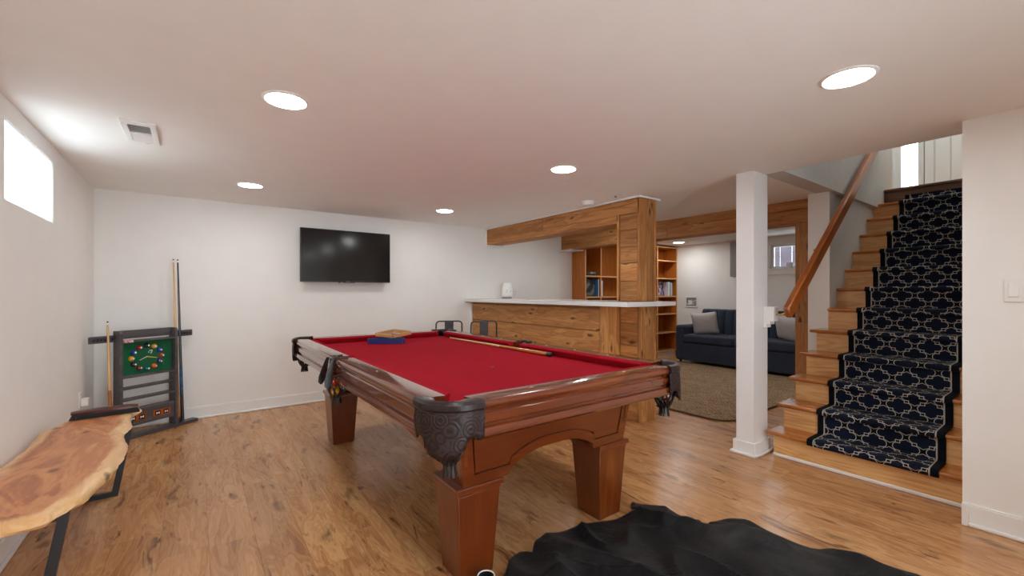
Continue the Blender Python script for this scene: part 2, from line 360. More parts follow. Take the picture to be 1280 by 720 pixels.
def finish(o, smooth=False, bevel=0.0, seg=2, angle=40, subsurf=0):
    if bevel:
        b = o.modifiers.new('bevel', 'BEVEL'); b.width = bevel; b.segments = seg; b.limit_method = 'ANGLE'; b.angle_limit = math.radians(angle)
    if subsurf:
        q = o.modifiers.new('subdivision', 'SUBSURF'); q.levels = subsurf; q.render_levels = subsurf
    if smooth or bevel:
        o.data.polygons.foreach_set('use_smooth', [True]*len(o.data.polygons))
        if not smooth:
            if hasattr(o.data, 'set_sharp_from_angle'): o.data.set_sharp_from_angle(angle=math.radians(35))
        elif smooth == 'angle': o.data.set_sharp_from_angle(angle=math.radians(35))

def thing(name, label, cat, loc=(0, 0, 0), rotz=0.0, group=None):
    o = bpy.data.objects.new(name, None); COL.objects.link(o); o.empty_display_size = 0.1
    o.location = loc; o.rotation_euler = (0, 0, rotz); o['label'] = label; o['category'] = cat
    if group: o['group'] = group
    return o
def tag(o, label, cat, group=None):
    o['label'] = label; o['category'] = cat
    if group: o['group'] = group
    return o
def struct(o, label=None):
    o['kind'] = 'structure'
    if label: o['label'] = label
    return o
_boards = {}
def board(name, L, W, T, center, mat, parent, ex=(1, 0, 0), ey=(0, 1, 0), bevel=0.003):
    """a plank whose length runs along its own X; ex, ey are the directions of length and width"""
    key = (name, round(L, 3), round(W, 3), round(T, 3), mat)
    if key not in _boards:
        me = bpy.data.meshes.new(name); b = MB().box(-L/2, L/2, -W/2, W/2, -T/2, T/2)
        me.from_pydata(b.v, [], b.f); me.materials.append(M[mat]); _boards[key] = me
    o = bpy.data.objects.new(name, _boards[key]); COL.objects.link(o)
    if parent is not None: o.parent = parent
    X = Vector(ex).normalized(); Y = Vector(ey).normalized(); Z = X.cross(Y)
    R = Matrix((X, Y, Z)).transposed().to_4x4()
    base = Vector(parent.location) if parent is not None else Vector((0, 0, 0))
    o.matrix_local = Matrix.Translation(Vector(center)-base) @ R
    if bevel: finish(o, False, bevel, 1)
    return o
def copy_tree(o, parent=None):
    c = o.copy(); COL.objects.link(c); c.parent = parent
    for ch in list(o.children): copy_tree(ch, c)
    return c
def arc(cx, cy, r, a0, a1, n):
    return [(cx+r*math.cos(a0+(a1-a0)*i/n), cy+r*math.sin(a0+(a1-a0)*i/n)) for i in range(n+1)]

# ================================================================== STRUCTURE
Y0 = -1.6           # wall behind the photographer
YU = 1.39; YW = 1.43; ZU = 2.343; ZT = 4.6
XH = 3.54           # edge of the stair opening in the ceiling
# --- floor: substrate and individual laminate planks
floor = struct(MB().box(XL-0.15, XF+0.15, Y0-0.15, YB+0.15, -0.16, -0.009).build('floor', 'floor'), 'warm brown laminate plank floor with dark grain')
PW, PL = 0.19, 1.22
def proj(x, y, z):
    d = math.sin(YAW)*x+math.cos(YAW)*y; r = math.cos(YAW)*x-math.sin(YAW)*y
    if d < 0.15: return None
    return (640+FPX*r/d, 365.7+FPX*(CAM[2]-z)/d, d)
planks = []
x = -0.7065+0.001
rows = 0
rp = random.Random(3)
while x < XF:
    w = min(PW, XF-x); y = Y0-rp.random()*PL
    while y < YB:
        a = max(y, Y0); b = min(y+PL, YB-0.001)
        if b-a > 0.02: planks.append((x, x+w, a, b))
        y += PL
    x += PW
def score(p):
    ps = [proj(px, py, 0) for px in (p[0], (p[0]+p[1])/2, p[1]) for py in (p[2], (p[2]+p[3])/2, p[3])]
    ps = [q for q in ps if q and -120 < q[0] < 1400 and q[1] < 780]
    if not ps: return 0
    if p[0] > 3.6 and p[2] > 2.9: return 0.02/min(q[2] for q in ps)
    if p[0] > 3.5 and p[3] < 1.4: return 0.01
    return (p[3]-p[2])/min(q[2] for q in ps)**1.5
planks.sort(key=score, reverse=True)
def plank_mesh(L, W, off=(0, 0, 0)):
    g = 0.0003; c = 0.0006
    x0, x1, y0, y1 = -W/2+g, W/2-g, -L/2+g, L/2-g
    v = [(x0,y0,-.009),(x1,y0,-.009),(x1,y1,-.009),(x0,y1,-.009),(x0,y0,-c),(x1,y0,-c),(x1,y1,-c),(x0,y1,-c),
         (x0+c,y0+c,0),(x1-c,y0+c,0),(x1-c,y1-c,0),(x0+c,y1-c,0)]
    f = [(8,9,10,11)]+[(i, (i+1) % 4, 4+(i+1) % 4, 4+i) for i in range(4)]+[(4+i, 4+(i+1) % 4, 8+(i+1) % 4, 8+i) for i in range(4)]
    return [(p[0]+off[0], p[1]+off[1], p[2]+off[2]) for p in v], f
_pm = {}
for p in planks[:298]:
    L = round(p[3]-p[2], 4); W = round(p[1]-p[0], 4)
    if (L, W) not in _pm:
        me = bpy.data.meshes.new('plank'); me.from_pydata(*[q if i else q for i, q in enumerate((plank_mesh(L, W)[0], [], plank_mesh(L, W)[1]))]); me.materials.append(M['floor']); _pm[(L, W)] = me
    o = bpy.data.objects.new('plank', _pm[(L, W)]); COL.objects.link(o); o.parent = floor
    o.location = ((p[0]+p[1])/2, (p[2]+p[3])/2, 0)
rest = MB(); rr = []
for p in planks[298:]:
    v, f = plank_mesh(p[3]-p[2], p[1]-p[0], ((p[0]+p[1])/2, (p[2]+p[3])/2, 0)); rest.add(v, f); rr += [rp.random()]*len(v)
if rest.v:
    o = rest.build('plank_field', 'floor', floor); o['kind'] = 'stuff'
    at = o.data.attributes.new('rnd', 'FLOAT', 'POINT'); at.data.foreach_set('value', rr)

# --- ceiling with the stair opening
c = MB().box(XL-0.15, XH, Y0-0.15, YB+0.15, H, ZU); c.box(XH, 6.42, YU+0.14, YB+0.15, H, ZU); c.box(6.42, XF+0.15, YU, YB+0.15, H, ZU)
ceiling = struct(c.build('ceiling', 'ceil'), 'flat white ceiling with an opening over the stairs')
# --- walls
W1 = (2.985, 3.835, 1.65, 2.03)     # left window: y0 y1 z0 z1
w = MB(); T = 0.22
w.box(XL-T, XL, Y0, W1[0], 0, H); w.box(XL-T, XL, W1[1], YB, 0, H); w.box(XL-T, XL, W1[0], W1[1], 0, W1[2]); w.box(XL-T, XL, W1[0], W1[1], W1[3], H)
struct(w.build('wall_left', 'wall'), 'white side wall with a high basement window')
struct(MB().box(XL-T, XF+0.15, YB, YB+0.15, 0, H).build('wall_back', 'wall'), 'white wall behind the television and bar')
DX0, DX1, DZ = 0.0, 1.85, 2.03
w = MB(); w.box(XL-T, DX0, Y0-0.15, Y0, 0, H); w.box(DX1, XR+0.12, Y0-0.15, Y0, 0, H); w.box(DX0, DX1, Y0-0.15, Y0, DZ, H)
struct(w.build('wall_front', 'wall'), 'white wall with an added glass door opening facing the television wall')
d2 = struct(MB().box(DX0, DX1, Y0-0.09, Y0-0.084, 0.0, DZ).build('added_glass_door', 'glass'), 'sliding glass door added to let daylight in, facing the television wall')  # unseen glass door, added so sky light fills the room
m = MB()
for a, b, c_, d_ in ((DX0, DX1, 0.0, 0.05), (DX0, DX1, DZ-0.05, DZ), (DX0, DX0+0.05, 0.05, DZ-0.05), (DX1-0.05, DX1, 0.05, DZ-0.05), (0.89, 0.96, 0.05, DZ-0.05)): m.box(a, b, Y0-0.11, Y0-0.06, c_, d_)
m.build('added_door_frame', 'trim', d2, bevel=0.003)
struct(MB().box(XR, XR+0.12, Y0, 0.425, 0, H).build('wall_right', 'wall'), 'white wall with light switch beside the stairs')
W2 = (2.52, 3.19, 1.61, 2.0)
w = MB()
w.box(XF, XF+0.15, YW, W2[0], 0, H); w.box(XF, XF+0.15, W2[1], YB, 0, H); w.box(XF, XF+0.15, W2[0], W2[1], 0, W2[2]); w.box(XF, XF+0.15, W2[0], W2[1], W2[3], H)
struct(w.build('wall_far', 'wall'), 'white wall behind the navy sofa')
# stair walls
XE = 4.60
w = MB(); w.box(XE, XF, YW, YW+0.135, 0, H)
struct(w.build('wall_stair', 'stairwall'), 'grey textured plaster wall climbing beside the stairs')
w = MB(); w.box(XE-0.012, XE, YW-0.004, YW+0.165, 0, H)
struct(w.build('trim_1', 'trim'), 'white end cap of the stair wall')
w = MB(); w.box(XH, 6.42, YU, YU+0.14, H, ZT)
struct(w.build('wall_stair_upper', 'stairwall'), 'grey textured wall above the stair opening')
w = MB(); w.box(XR+0.12, 7.45, 0.30, 0.425, 0, ZT); w.box(XR, XR+0.12, 0.30, 0.425, H, ZT)
struct(w.build('wall_stair_side', 'wall'), 'white wall on the far side of the stairs')
w = MB(); w.box(XH-0.12, XH, 0.425, YU, ZU, ZT)
struct(w.build('wall_stair_front', 'wall'), 'white upstairs wall over the stair foot')
# upstairs hall
struct(MB().box(6.21, 7.3, 0.425, 2.1, ZU-0.06, ZU).build('floor_upper', 'riser'), 'upstairs landing floor')
struct(MB().box(XR, 7.45, 0.30, 2.2, ZT, ZT+0.1).build('ceiling_upper', 'ceil'), 'white upstairs ceiling')
struct(MB().box(6.42, 7.45, 2.1, 2.2, ZU, ZT).build('wall_upper_left', 'wall'), 'white upstairs side wall')
struct(MB().box(6.32, 6.42, YU+0.14, 2.2, ZU, ZT).build('wall_upper_return', 'wall'), 'white upstairs return wall')
w = MB(); XU = 7.3
w.box(XU, XU+0.15, 1.49, 2.1, ZU, ZT); w.box(XU, XU+0.15, 0.425, 1.33, ZU, ZT); w.box(XU, XU+0.15, 1.33, 1.49, 4.4, ZT)
struct(w.build('wall_upper', 'wall'), 'white upstairs wall with a glazed slot in place of a bright doorway')
w3 = struct(MB().box(XU+0.06, XU+0.066, 1.33, 1.49, ZU, 4.4).build('doorway_standin', 'glass'), 'tall glazed strip standing in for a bright upstairs doorway')  # sky through glass stands in for a doorway to a lit room
for k, (a, b) in enumerate(((1.49, 1.585), (1.275, 1.33))):
    m = MB().box(XU-0.025, XU, a, b, ZU, 4.45); m.box(XU-0.035, XU, a+(0.06 if k == 0 else 0), b-(0 if k == 0 else 0.035), ZU, 4.45)
    m.build('window_casing', 'trim', w3, bevel=0.003)
d1 = struct(MB().box(XU-0.012, XU, 0.50, 1.27, ZU, 4.40).build('door_1', 'trim'), 'white folding closet door upstairs')
for a, b in ((1.182, 1.268), (1.042, 1.174), (0.90, 1.034), (0.76, 0.892)):
    MB().box(XU-0.034, XU-0.012, a, b, ZU+0.006, 4.39).build('door_panel', 'trim', d1, bevel=0.003)
MB().box(XU-0.040, XU-0.034, 1.166, 1.186, ZU+0.04, ZU+0.10).build('hinge', 'grey', d1)
# --- baseboards
def base(name, segs, label):
    m = MB(); sh = MB()
    for ax, fx, a, b, sgn in segs:       # ax: plane axis, fx: wall face, a..b extent, sgn: direction into the room
        def bx(mm, t0, t1, z0, z1):
            lo, hi = sorted((fx+sgn*t0, fx+sgn*t1))
            if ax == 'X': mm.box(lo, hi, a, b, z0, z1)
            else: mm.box(a, b, lo, hi, z0, z1)
        bx(m, 0, 0.014, 0, 0.105); bx(m, 0, 0.009, 0.105, 0.115); bx(sh, 0.014, 0.030, 0, 0.020)
    o = struct(m.build(name, 'trim', bevel=0.002), label); sh.build('shoe_molding', 'trim', o, bevel=0.006); return o
base('baseboard_left', [('X', XL, Y0, YB-0.03, 1)], 'white baseboard along the window wall')
base('baseboard_back', [('Y', YB, XL+0.03, 3.08, -1)], 'white baseboard under the television')
base('baseboard_right', [('X', XR, Y0, 0.40, -1)], 'white baseboard under the light switch')
m = MB().box(XR-0.03, XR, 0.40, 0.425, 0, 0.115); struct(m.build('trim_2', 'trim', bevel=0.003), 'white baseboard return at the stair corner')
base('baseboard_far', [('X', XF, YW+0.14, YB-0.32, -1)], 'white baseboard behind the sofa')
# --- left window
g1 = struct(MB().add([(XL-0.006, W1[0], W1[2]), (XL-0.006, W1[1], W1[2]), (XL-0.006, W1[1], W1[3]), (XL-0.006, W1[0], W1[3])], [(0, 1, 2, 3)]).build('window_1', 'frosted'), 'high basement window blown out by daylight')
fr = MB(); a, b, z0, z1 = W1
for q in ((a, b, z0, z0+0.012), (a, b, z1-0.012, z1), (a, a+0.012, z0+0.012, z1-0.012), (b-0.012, b, z0+0.012, z1-0.012)): fr.box(XL-0.035, XL-0.012, *q)
fr.build('window_frame', 'trim', g1, bevel=0.003)
# --- sofa room window
g2 = struct(MB().box(XF+0.08, XF+0.086, W2[0], W2[1], W2[2], W2[3]).build('window_2', 'glass'), 'small high window over the sofa with garden beyond')
fr = MB(); a, b, z0, z1 = W2
for q in ((a, b, z0, z0+0.035), (a, b, z1-0.035, z1), (a, a+0.035, z0+0.035, z1-0.035), (b-0.035, b, z0+0.035, z1-0.035)): fr.box(XF+0.05, XF+0.11, *q)
fr.build('window_frame', 'trim', g2, bevel=0.003)
cs = MB(); cw = 0.075
cs.box(XF-0.018, XF, a-cw, b+cw, z1, z1+cw); cs.box(XF-0.018, XF, a-cw, a, z0-0.02, z1); cs.box(XF-0.018, XF, b, b+cw, z0-0.02, z1); cs.box(XF-0.018, XF, a-cw, b+cw, z0-0.10, z0-0.02)
cs.build('window_casing', 'trim', g2, bevel=0.003)
MB().box(XF-0.03, XF+0.06, a, b, z0-0.022, z0).build('window_sill', 'trim', g2, bevel=0.003)
m = MB()
for i in range(14): m.box(XF+1.7, XF+1.72, 1.2+i*0.21, 1.2+i*0.21+0.2, 1.0, 2.22)
struct(m.build('wall_garden', plain('weathered_fence', rgb(46, 36, 44), 0.8, var=0.3)), 'brown timber garden fence outside the sofa window')

# ================================================================== LIGHTS
M['lens'] = emit('lit_lens', LAMP_COL, LAMP)
def downlight(x, y, label, r=0.086, z=H):
    t = thing('recessed_downlight', label, 'ceiling light', (x, y, z), 0, 'recessed ceiling downlights')
    MB().lathe([(r+0.016, 0.0), (r+0.016, -0.003), (r+0.004, -0.007), (r, -0.005), (r, 0.0)], n=40).build('trim_ring', 'cream', t, smooth='angle')
    MB().lathe([(r, -0.0005), (r, -0.004), (0.0, -0.0042)], n=40).build('lens', 'lens', t)
    return t
downlight(0.347, 2.275, 'lit round downlight in the ceiling between the vent and pool table')
downlight(0.379, 4.25, 'lit round downlight in the ceiling between the television and cue rack')
downlight(2.184, 2.33, 'lit round downlight in the ceiling over the pool table beside the bar')
downlight(2.238, 4.30, 'lit round downlight in the ceiling before the television end of the bar')
downlight(2.222, 0.625, 'large lit downlight in the ceiling near the stair wall and hide rug')
downlight(7.06, 4.50, 'small lit downlight in the ceiling before the bookcase by the sofa')
downlight(0.36, 0.50, 'lit round downlight in the ceiling over the open floor short of the bench')
for x, y in ((0.36, -1.0), (2.22, -1.0)): downlight(x, y, 'added unseen downlight in the ceiling before the added glass door')  # out-of-view lamps added to brighten the main room
downlight(5.75, 2.4, 'added unseen downlight in the ceiling over the jute rug beside the cedar post')  # hidden by the beam; added to lift the sofa room
downlight(5.75, 4.1, 'added unseen downlight in the ceiling over the jute rug before the bookcase')  # second hidden lamp added for more light on rug and sofa wall
downlight(4.15, 3.9, 'added unseen downlight in the ceiling over the floor behind the bar')  # extra lamp out of sight, added for light behind the bar
t = thing('recessed_downlight', 'added unseen downlight in the upstairs ceiling over the stairs', 'ceiling light', (5.9, 0.95, ZT), 0, 'recessed ceiling downlights')  # unseen lamp added to light the upper stairs
MB().lathe([(0.145, 0.0), (0.145, -0.003), (0.135, -0.007), (0.13, 0)], n=32).build('trim_ring', 'cream', t)
MB().lathe([(0.13, -0.0005), (0.13, -0.004), (0.0, -0.0042)], n=32).build('lens', 'lens', t)

# ================================================================== POOL TABLE
TX, TY = 1.40, 2.685; HX, HY = 0.74, 1.375
ZR = 0.835
pt = thing('pool_table', 'cherry wood pool table with red felt, leather pockets and tapered legs', 'pool table', (TX, TY, 0))
BX, BY = HX-0.105, HY-0.105          # inner edge of the wooden rails
PC = [(sx*(BX+0.018), sy*(BY+0.018)) for sx in (-1, 1) for sy in (-1, 1)]
# bed with pocket notches
def bed_outline(r):
    pts = []
    for (sx, sy, a0) in ((1, 1, -PI/2), (-1, 1, 0), (-1, -1, PI/2), (1, -1, PI)):
        pass
    seq = []
    cx, cy = BX+0.018, BY+0.018
    def cor(sx, sy):
        pr = [p for p in arc(0, 0, r, 0, 2*PI, 32)]
        return pr
    # walk anticlockwise from the (+,-) corner
    seq += [(cx-r, -BY)] + [(cx+r*math.cos(a), -cy+r*math.sin(a)) for a in [PI-0.28-(PI/2-0.56)*i/6 for i in range(7)]] + [(BX, -cy+r)]
    seq += [(BX, -0.055)] + [(BX+0.035+0.06*math.cos(a), 0.06*math.sin(a)) for a in [PI+0.9-1.8*i/6 for i in range(7)]] + [(BX, 0.055)]
    q = seq[:]
    right = q
    top = [(px, -py) for px, py in reversed(q[:9])]
    left = [(-px, -py) for px, py in q]
    bot = [(-px, -py) for px, py in top]
    return right + top + left + bot
ol = bed_outline(0.062)
MB().prism([(x*1.0, y*1.0) for x, y in ol], 'Z', 0.740, 0.775).build('slate', 'slate', pt)
MB().prism(ol, 'Z', 0.775, 0.780).build('bed_cloth', 'felt', pt)
# wooden rails (outer profile d outward from rail inner edge)
prof = [(0, ZR-0.004), (0.092, ZR), (0.108, ZR-0.004), (0.117, ZR-0.014), (0.118, ZR-0.026), (0.112, ZR-0.038), (0.104, ZR-0.043), (0.103, ZR-0.050),
        (0.109, ZR-0.055), (0.109, ZR-0.086), (0.098, ZR-0.092), (0.097, ZR-0.102), (0.112, ZR-0.107), (0.116, ZR-0.116), (0.116, ZR-0.134), (0.106, ZR-0.145), (0.0, ZR-0.145)]
prof = [(d*0.105/0.118, z) for d, z in prof]
for sy in (-1, 1):
    MB().prism([(sy*(BY+d), z) for d, z in prof], 'X', -(HX-0.155), HX-0.155).build('rail', 'cherryx', pt, smooth='angle')
for sx in (-1, 1):
    for a, b in ((-(HY-0.155), -0.045), (0.045, HY-0.155)):
        MB().prism([(sx*(BX+d), z) for d, z in prof], 'Y', a, b).build('rail', 'cherryy', pt, smooth='angle')
# cushions
cp = [(0, ZR-0.005, 0), (-0.034, ZR-0.006, 0.024), (-0.043, ZR-0.012, 0.032), (-0.043, ZR-0.019, 0.032), (-0.016, 0.780, 0.012), (0, 0.780, 0)]
def cushion(axis, side, a, b, ca, cb):
    ra, rb = [], []
    for d, z, k in cp:
        o = side*((BX if axis == 'Y' else BY)+d)
        ra.append((o, a+k*ca, z) if axis == 'Y' else (a+k*ca, o, z)); rb.append((o, b-k*cb, z) if axis == 'Y' else (b-k*cb, o, z))
    MB().loft([ra, rb]).build('cushion', 'felt', pt, smooth='angle')
for s in (-1, 1):
    cushion('X', s, -(BX-0.052), BX-0.052, 1.3, 1.3)
    cushion('Y', s, -(BY-0.052), -0.058, 1.3, 0.5); cushion('Y', s, 0.058, BY-0.052, 0.5, 1.3)
# sights
me = None
def sight(x, y, ang):
    global me
    if me is None:
        o = MB().add([(0.011, 0, 0), (0, 0.005, 0), (-0.011, 0, 0), (0, -0.005, 0), (0.011, 0, 0.0012), (0, 0.005, 0.0012), (-0.011, 0, 0.0012), (0, -0.005, 0.0012)],
                     [(3, 2, 1, 0), (4, 5, 6, 7), (0, 1, 5, 4), (1, 2, 6, 5), (2, 3, 7, 6), (3, 0, 4, 7)]).build('sight', 'sight', pt); me = o.data
    else:
        o = bpy.data.objects.new('sight', me); COL.objects.link(o); o.parent = pt
    o.location = (x, y, ZR-0.0014); o.rotation_euler = (0, 0, ang)
for k in (-1, 0, 1):
    for s in (-1, 1): sight(k*0.29, s*(BY+0.042), 0)
for k in (-3, -2, -1, 1, 2, 3):
    for s in (-1, 1): sight(s*(BX+0.042), k*0.29, PI/2)
MB().lathe([(0.011, 0.78), (0.011, 0.7804), (0, 0.7805)], (0.02, -0.56, 0)).build('foot_spot', 'black', pt)
# aprons: outward offset grows with height
AZ0, AZ1 = 0.41, 0.70
def apron(along, side, half, off, ztop_arch, flat):
    outer = []; inner = []
    n = 20
    xs = [-half+2*half*i/n for i in range(n+1)]
    def zb(s):
        q = (abs(s)-flat)/ (half-flat)
        if abs(s) > half-0.235: return AZ0
        u = 1-abs(s)/(half-0.235); u = min(1, u*1.25)
        return AZ0+0.022+(ztop_arch-AZ0-0.022)*math.sin(u*PI/2)**0.8 if u > 0.02 else AZ0
    def widen(s, z): return s*(1+0.085*(z-AZ0)/(AZ1-AZ0)*min(1, 0.56/half))
    xs = sorted(set([round(x, 4) for x in xs]+[half-0.235, -(half-0.235), half-0.2351-0.012, -(half-0.2351-0.012)]))
    bot = [(s, zb(s)) for s in xs]; top = [(s, AZ1) for s in reversed(xs)]
    outer = bot+top
    cz = 0.6
    inb = [(max(-half+0.055, min(half-0.055, s)), zb(s)+0.045) for s in xs]; int_ = [(max(-half+0.055, min(half-0.055, s)), AZ1-0.03) for s in reversed(xs)]
    inner = inb+int_
    def P(s, z, d):
        o = side*(off+d+0.032*(z-AZ0)/(AZ1-AZ0)); q = widen(s, z)
        return (q, o, z) if along == 'X' else (o, q, z)
    N_ = len(outer)
    vs = [P(s, z, 0) for s, z in outer]+[P(s, z, 0) for s, z in inner]+[P(s, z, -0.014) for s, z in inner]+[P(s, z, -0.025) for s, z in outer]
    fs = []
    for i in range(N_):
        j = (i+1) % N_
        fs += [(i, j, N_+j, N_+i), (N_+i, N_+j, 2*N_+j, 2*N_+i), (j, i, 3*N_+i, 3*N_+j)]
    m = len(xs)
    for i in range(m-1):
        fs.append((3*N_+i, 3*N_+i+1, 3*N_+N_-2-i, 3*N_+N_-1-i))
    o = MB().add(vs, fs).build('apron', 'cherry' if along == 'X' else 'cherryy', pt)
    gp = 0.009
    b2 = [(max(-half+0.055+gp, min(half-0.055-gp, s)), zb(s)+0.045+gp) for s in xs]; t2 = [(max(-half+0.055+gp, min(half-0.055-gp, s)), AZ1-0.03-gp) for s in reversed(xs)]
    pl = b2+t2; k2 = len(inner)
    pv = [P(s, z, -0.014) for s, z in inner]+[P(s, z, -0.014) for s, z in pl]+[P(s, z, -0.001) for s, z in pl]
    pf = [(2*k2+i, 2*k2+i+1, 2*k2+2*m-2-i, 2*k2+2*m-1-i) for i in range(m-1)]
    for i in range(k2):
        j = (i+1) % k2
        pf += [(i, j, k2+j, k2+i), (k2+i, k2+j, 2*k2+j, 2*k2+i)]
    MB().add(pv, pf).build('inset_panel', 'cherry' if along == 'X' else 'cherryy', o)
for s in (-1, 1):
    apron('X', s, 0.505, 1.13, 0.500, 0.1)
    apron('Y', s, 1.125, 0.505, 0.545, 0.3)
MB().box(-0.535, 0.535, -1.13, 1.13, 0.690, 0.740).build('sub_frame', 'cherry', pt)
# legs
for sx in (-1, 1):
    for sy in (-1, 1):
        cx, cy = sx*0.425, sy*1.025
        def sq(h, z): return [(cx-h, cy-h, z), (cx+h, cy-h, z), (cx+h, cy+h, z), (cx-h, cy+h, z)]
        lg = MB().loft([sq(0.082, 0), sq(0.105, 0.375)]).build('leg', 'cherryz', pt, bevel=0.004)
        MB().loft([sq(0.107, 0.372), sq(0.107, 0.385), sq(0.117, 0.388), sq(0.117, 0.405), sq(0.112, 0.412)]).build('leg_cap', 'cherryz', lg, bevel=0.002)
# corner pockets
def corner_path(R, bulge, n=22):
    """plan path round the (-,-) corner, from the end rail to the long rail, with outward normals"""
    pts = []
    x_end, y_end = -(HX-0.175), -(HY-0.175)
    cx, cy = -(HX-R), -(HY-R)
    raw = [(x_end, -HY, 0, -1), ((x_end+cx)/2, -HY, 0, -1)]
    for i in range(n+1):
        a = -PI/2-PI/2*i/n; raw.append((cx+R*math.cos(a), cy+R*math.sin(a), math.cos(a), math.sin(a)))
    raw += [(-HX, (y_end+cy)/2, -1, 0), (-HX, y_end, -1, 0)]
    return [(x+nx*bulge, y+ny*bulge, nx, ny) for x, y, nx, ny in raw]
def shield_bottom(s):
    a = abs(s)
    if a > 0.88: return 0.694+0.014*((a-0.88)/0.12)**2
    if a > 0.78: return 0.694+0.016*math.sin((0.88-a)/0.10*PI/2)
    if a > 0.50: return 0.710-0.038*((0.78-a)/0.28)**5
    if a > 0.43: return 0.672+0.006*math.sin((0.50-a)/0.07*PI)
    return 0.672-0.030*math.sqrt(max(0, 1-(a/0.43)**2))
ZL = ZR+0.006
def corner_pocket(sx, sy):
    root_x, root_y = 0, 0
    F = lambda p: (p[0]*(-sx), p[1]*(-sy), p[2])
    path = corner_path(0.135, 0.010, 36)
    # arc length parameter
    L = [0]
    for i in range(1, len(path)): L.append(L[-1]+math.dist(path[i][:2], path[i-1][:2]))
    S = [2*l/L[-1]-1 for l in L]
    # refine samples
    samp = []
    for k in range(101):
        s = -1+2*k/100; i = max(j for j in range(len(S)-1) if S[j] <= s+1e-9); f = (s-S[i])/(S[i+1]-S[i])
        samp.append((s,)+tuple(path[i][j]+(path[i+1][j]-path[i][j])*f for j in range(4)))
    vs = []; fs = []
    nz = 7
    for (s, x, y, nx, ny) in samp:
        zb = shield_bottom(s)
        for j in range(nz):
            z = zb+(ZL-0.030-zb)*j/(nz-1); out = 0.004*math.sin(j/(nz-1)*PI)+0.010*(1-j/(nz-1))*(1-abs(s))**2
            vs.append(F((x+nx*out, y+ny*out, z)))
    for i in range(100):
        for j in range(nz-1): fs.append((i*nz+j, (i+1)*nz+j, (i+1)*nz+j+1, i*nz+j+1))
    sh = MB().add(vs, fs).build('leather_shield', 'leather', pt, smooth=True)
    so = sh.modifiers.new('thickness', 'SOLIDIFY'); so.thickness = 0.007
    # lip: band over the pocket mouth
    rings = []
    pcx, pcy = -(BX+0.018), -(BY+0.018)
    for (s, x, y, nx, ny) in samp[::2]:
        dx, dy = x-pcx, y-pcy; l = math.hypot(dx, dy); dx /= l; dy /= l
        ix, iy = pcx+dx*0.058, pcy+dy*0.058
        o_ = 0.008
        rings.append([F(q) for q in ((x+nx*0.003, y+ny*0.003, ZL-0.036), (x+nx*o_, y+ny*o_, ZL-0.030), (x+nx*o_, y+ny*o_, ZL-0.012), (x, y, ZL-0.001),
                      (x*0.55+ix*0.45, y*0.55+iy*0.45, ZL+0.002), (ix, iy, ZL-0.003), (ix-dx*0.004, iy-dy*0.004, ZL-0.012), (ix, iy, ZL-0.05), (x-nx*0.02, y-ny*0.02, ZL-0.05))])
    MB().loft(rings).build('leather_lip', 'leathers', pt, smooth='angle')
    # rail end studs
    net(F((pcx, pcy, 0)), 0.058, 0.735, 0.600, 0.555)
def net(c, r, z1, z0, zf, balls=()):
    cx, cy = c[0], c[1]
    def rad(z):
        f = (z1-z)/(z1-z0); return r*(1.0-0.15*f) if f < 0.35 else r*0.9475*(1-((f-0.35)/0.65)**2*0.60)
    m = MB(); n = 9
    for dr in (-1, 1):
        for k in range(n):
            m.tube([(cx+rad(z1-(z1-z0)*i/8)*math.cos(2*PI*k/n+dr*i*0.13), cy+rad(z1-(z1-z0)*i/8)*math.sin(2*PI*k/n+dr*i*0.13), z1-(z1-z0)*i/8) for i in range(9)], 0.0052, 5)
    m.tube([(cx+rad(z1)*math.cos(2*PI*k/24), cy+rad(z1)*math.sin(2*PI*k/24), z1) for k in range(24)], 0.006, 6, closed=True)
    nt = m.build('net', 'net', pt, smooth=True)
    m = MB(); n = 12; rb = rad(z0)
    for k in range(n):
        a = 2*PI*k/n; ca, sa = math.cos(a), math.sin(a); w = 0.0048
        R0, R1 = rb, rb+0.006
        q = []
        for rr_, z in ((R0, z0+0.012), (R0*1.02, z0-0.01), (R1, zf)):
            q.append([(cx+ca*(rr_-0.0015)-sa*w, cy+sa*(rr_-0.0015)+ca*w, z), (cx+ca*(rr_+0.0015)-sa*w, cy+sa*(rr_+0.0015)+ca*w, z), (cx+ca*(rr_+0.0015)+sa*w, cy+sa*(rr_+0.0015)-ca*w, z), (cx+ca*(rr_-0.0015)+sa*w, cy+sa*(rr_-0.0015)-ca*w, z)])
        m.loft(q)
    m.build('fringe', 'net', nt)
for sx in (-1, 1):
    for sy in (-1, 1): corner_pocket(sx, sy)
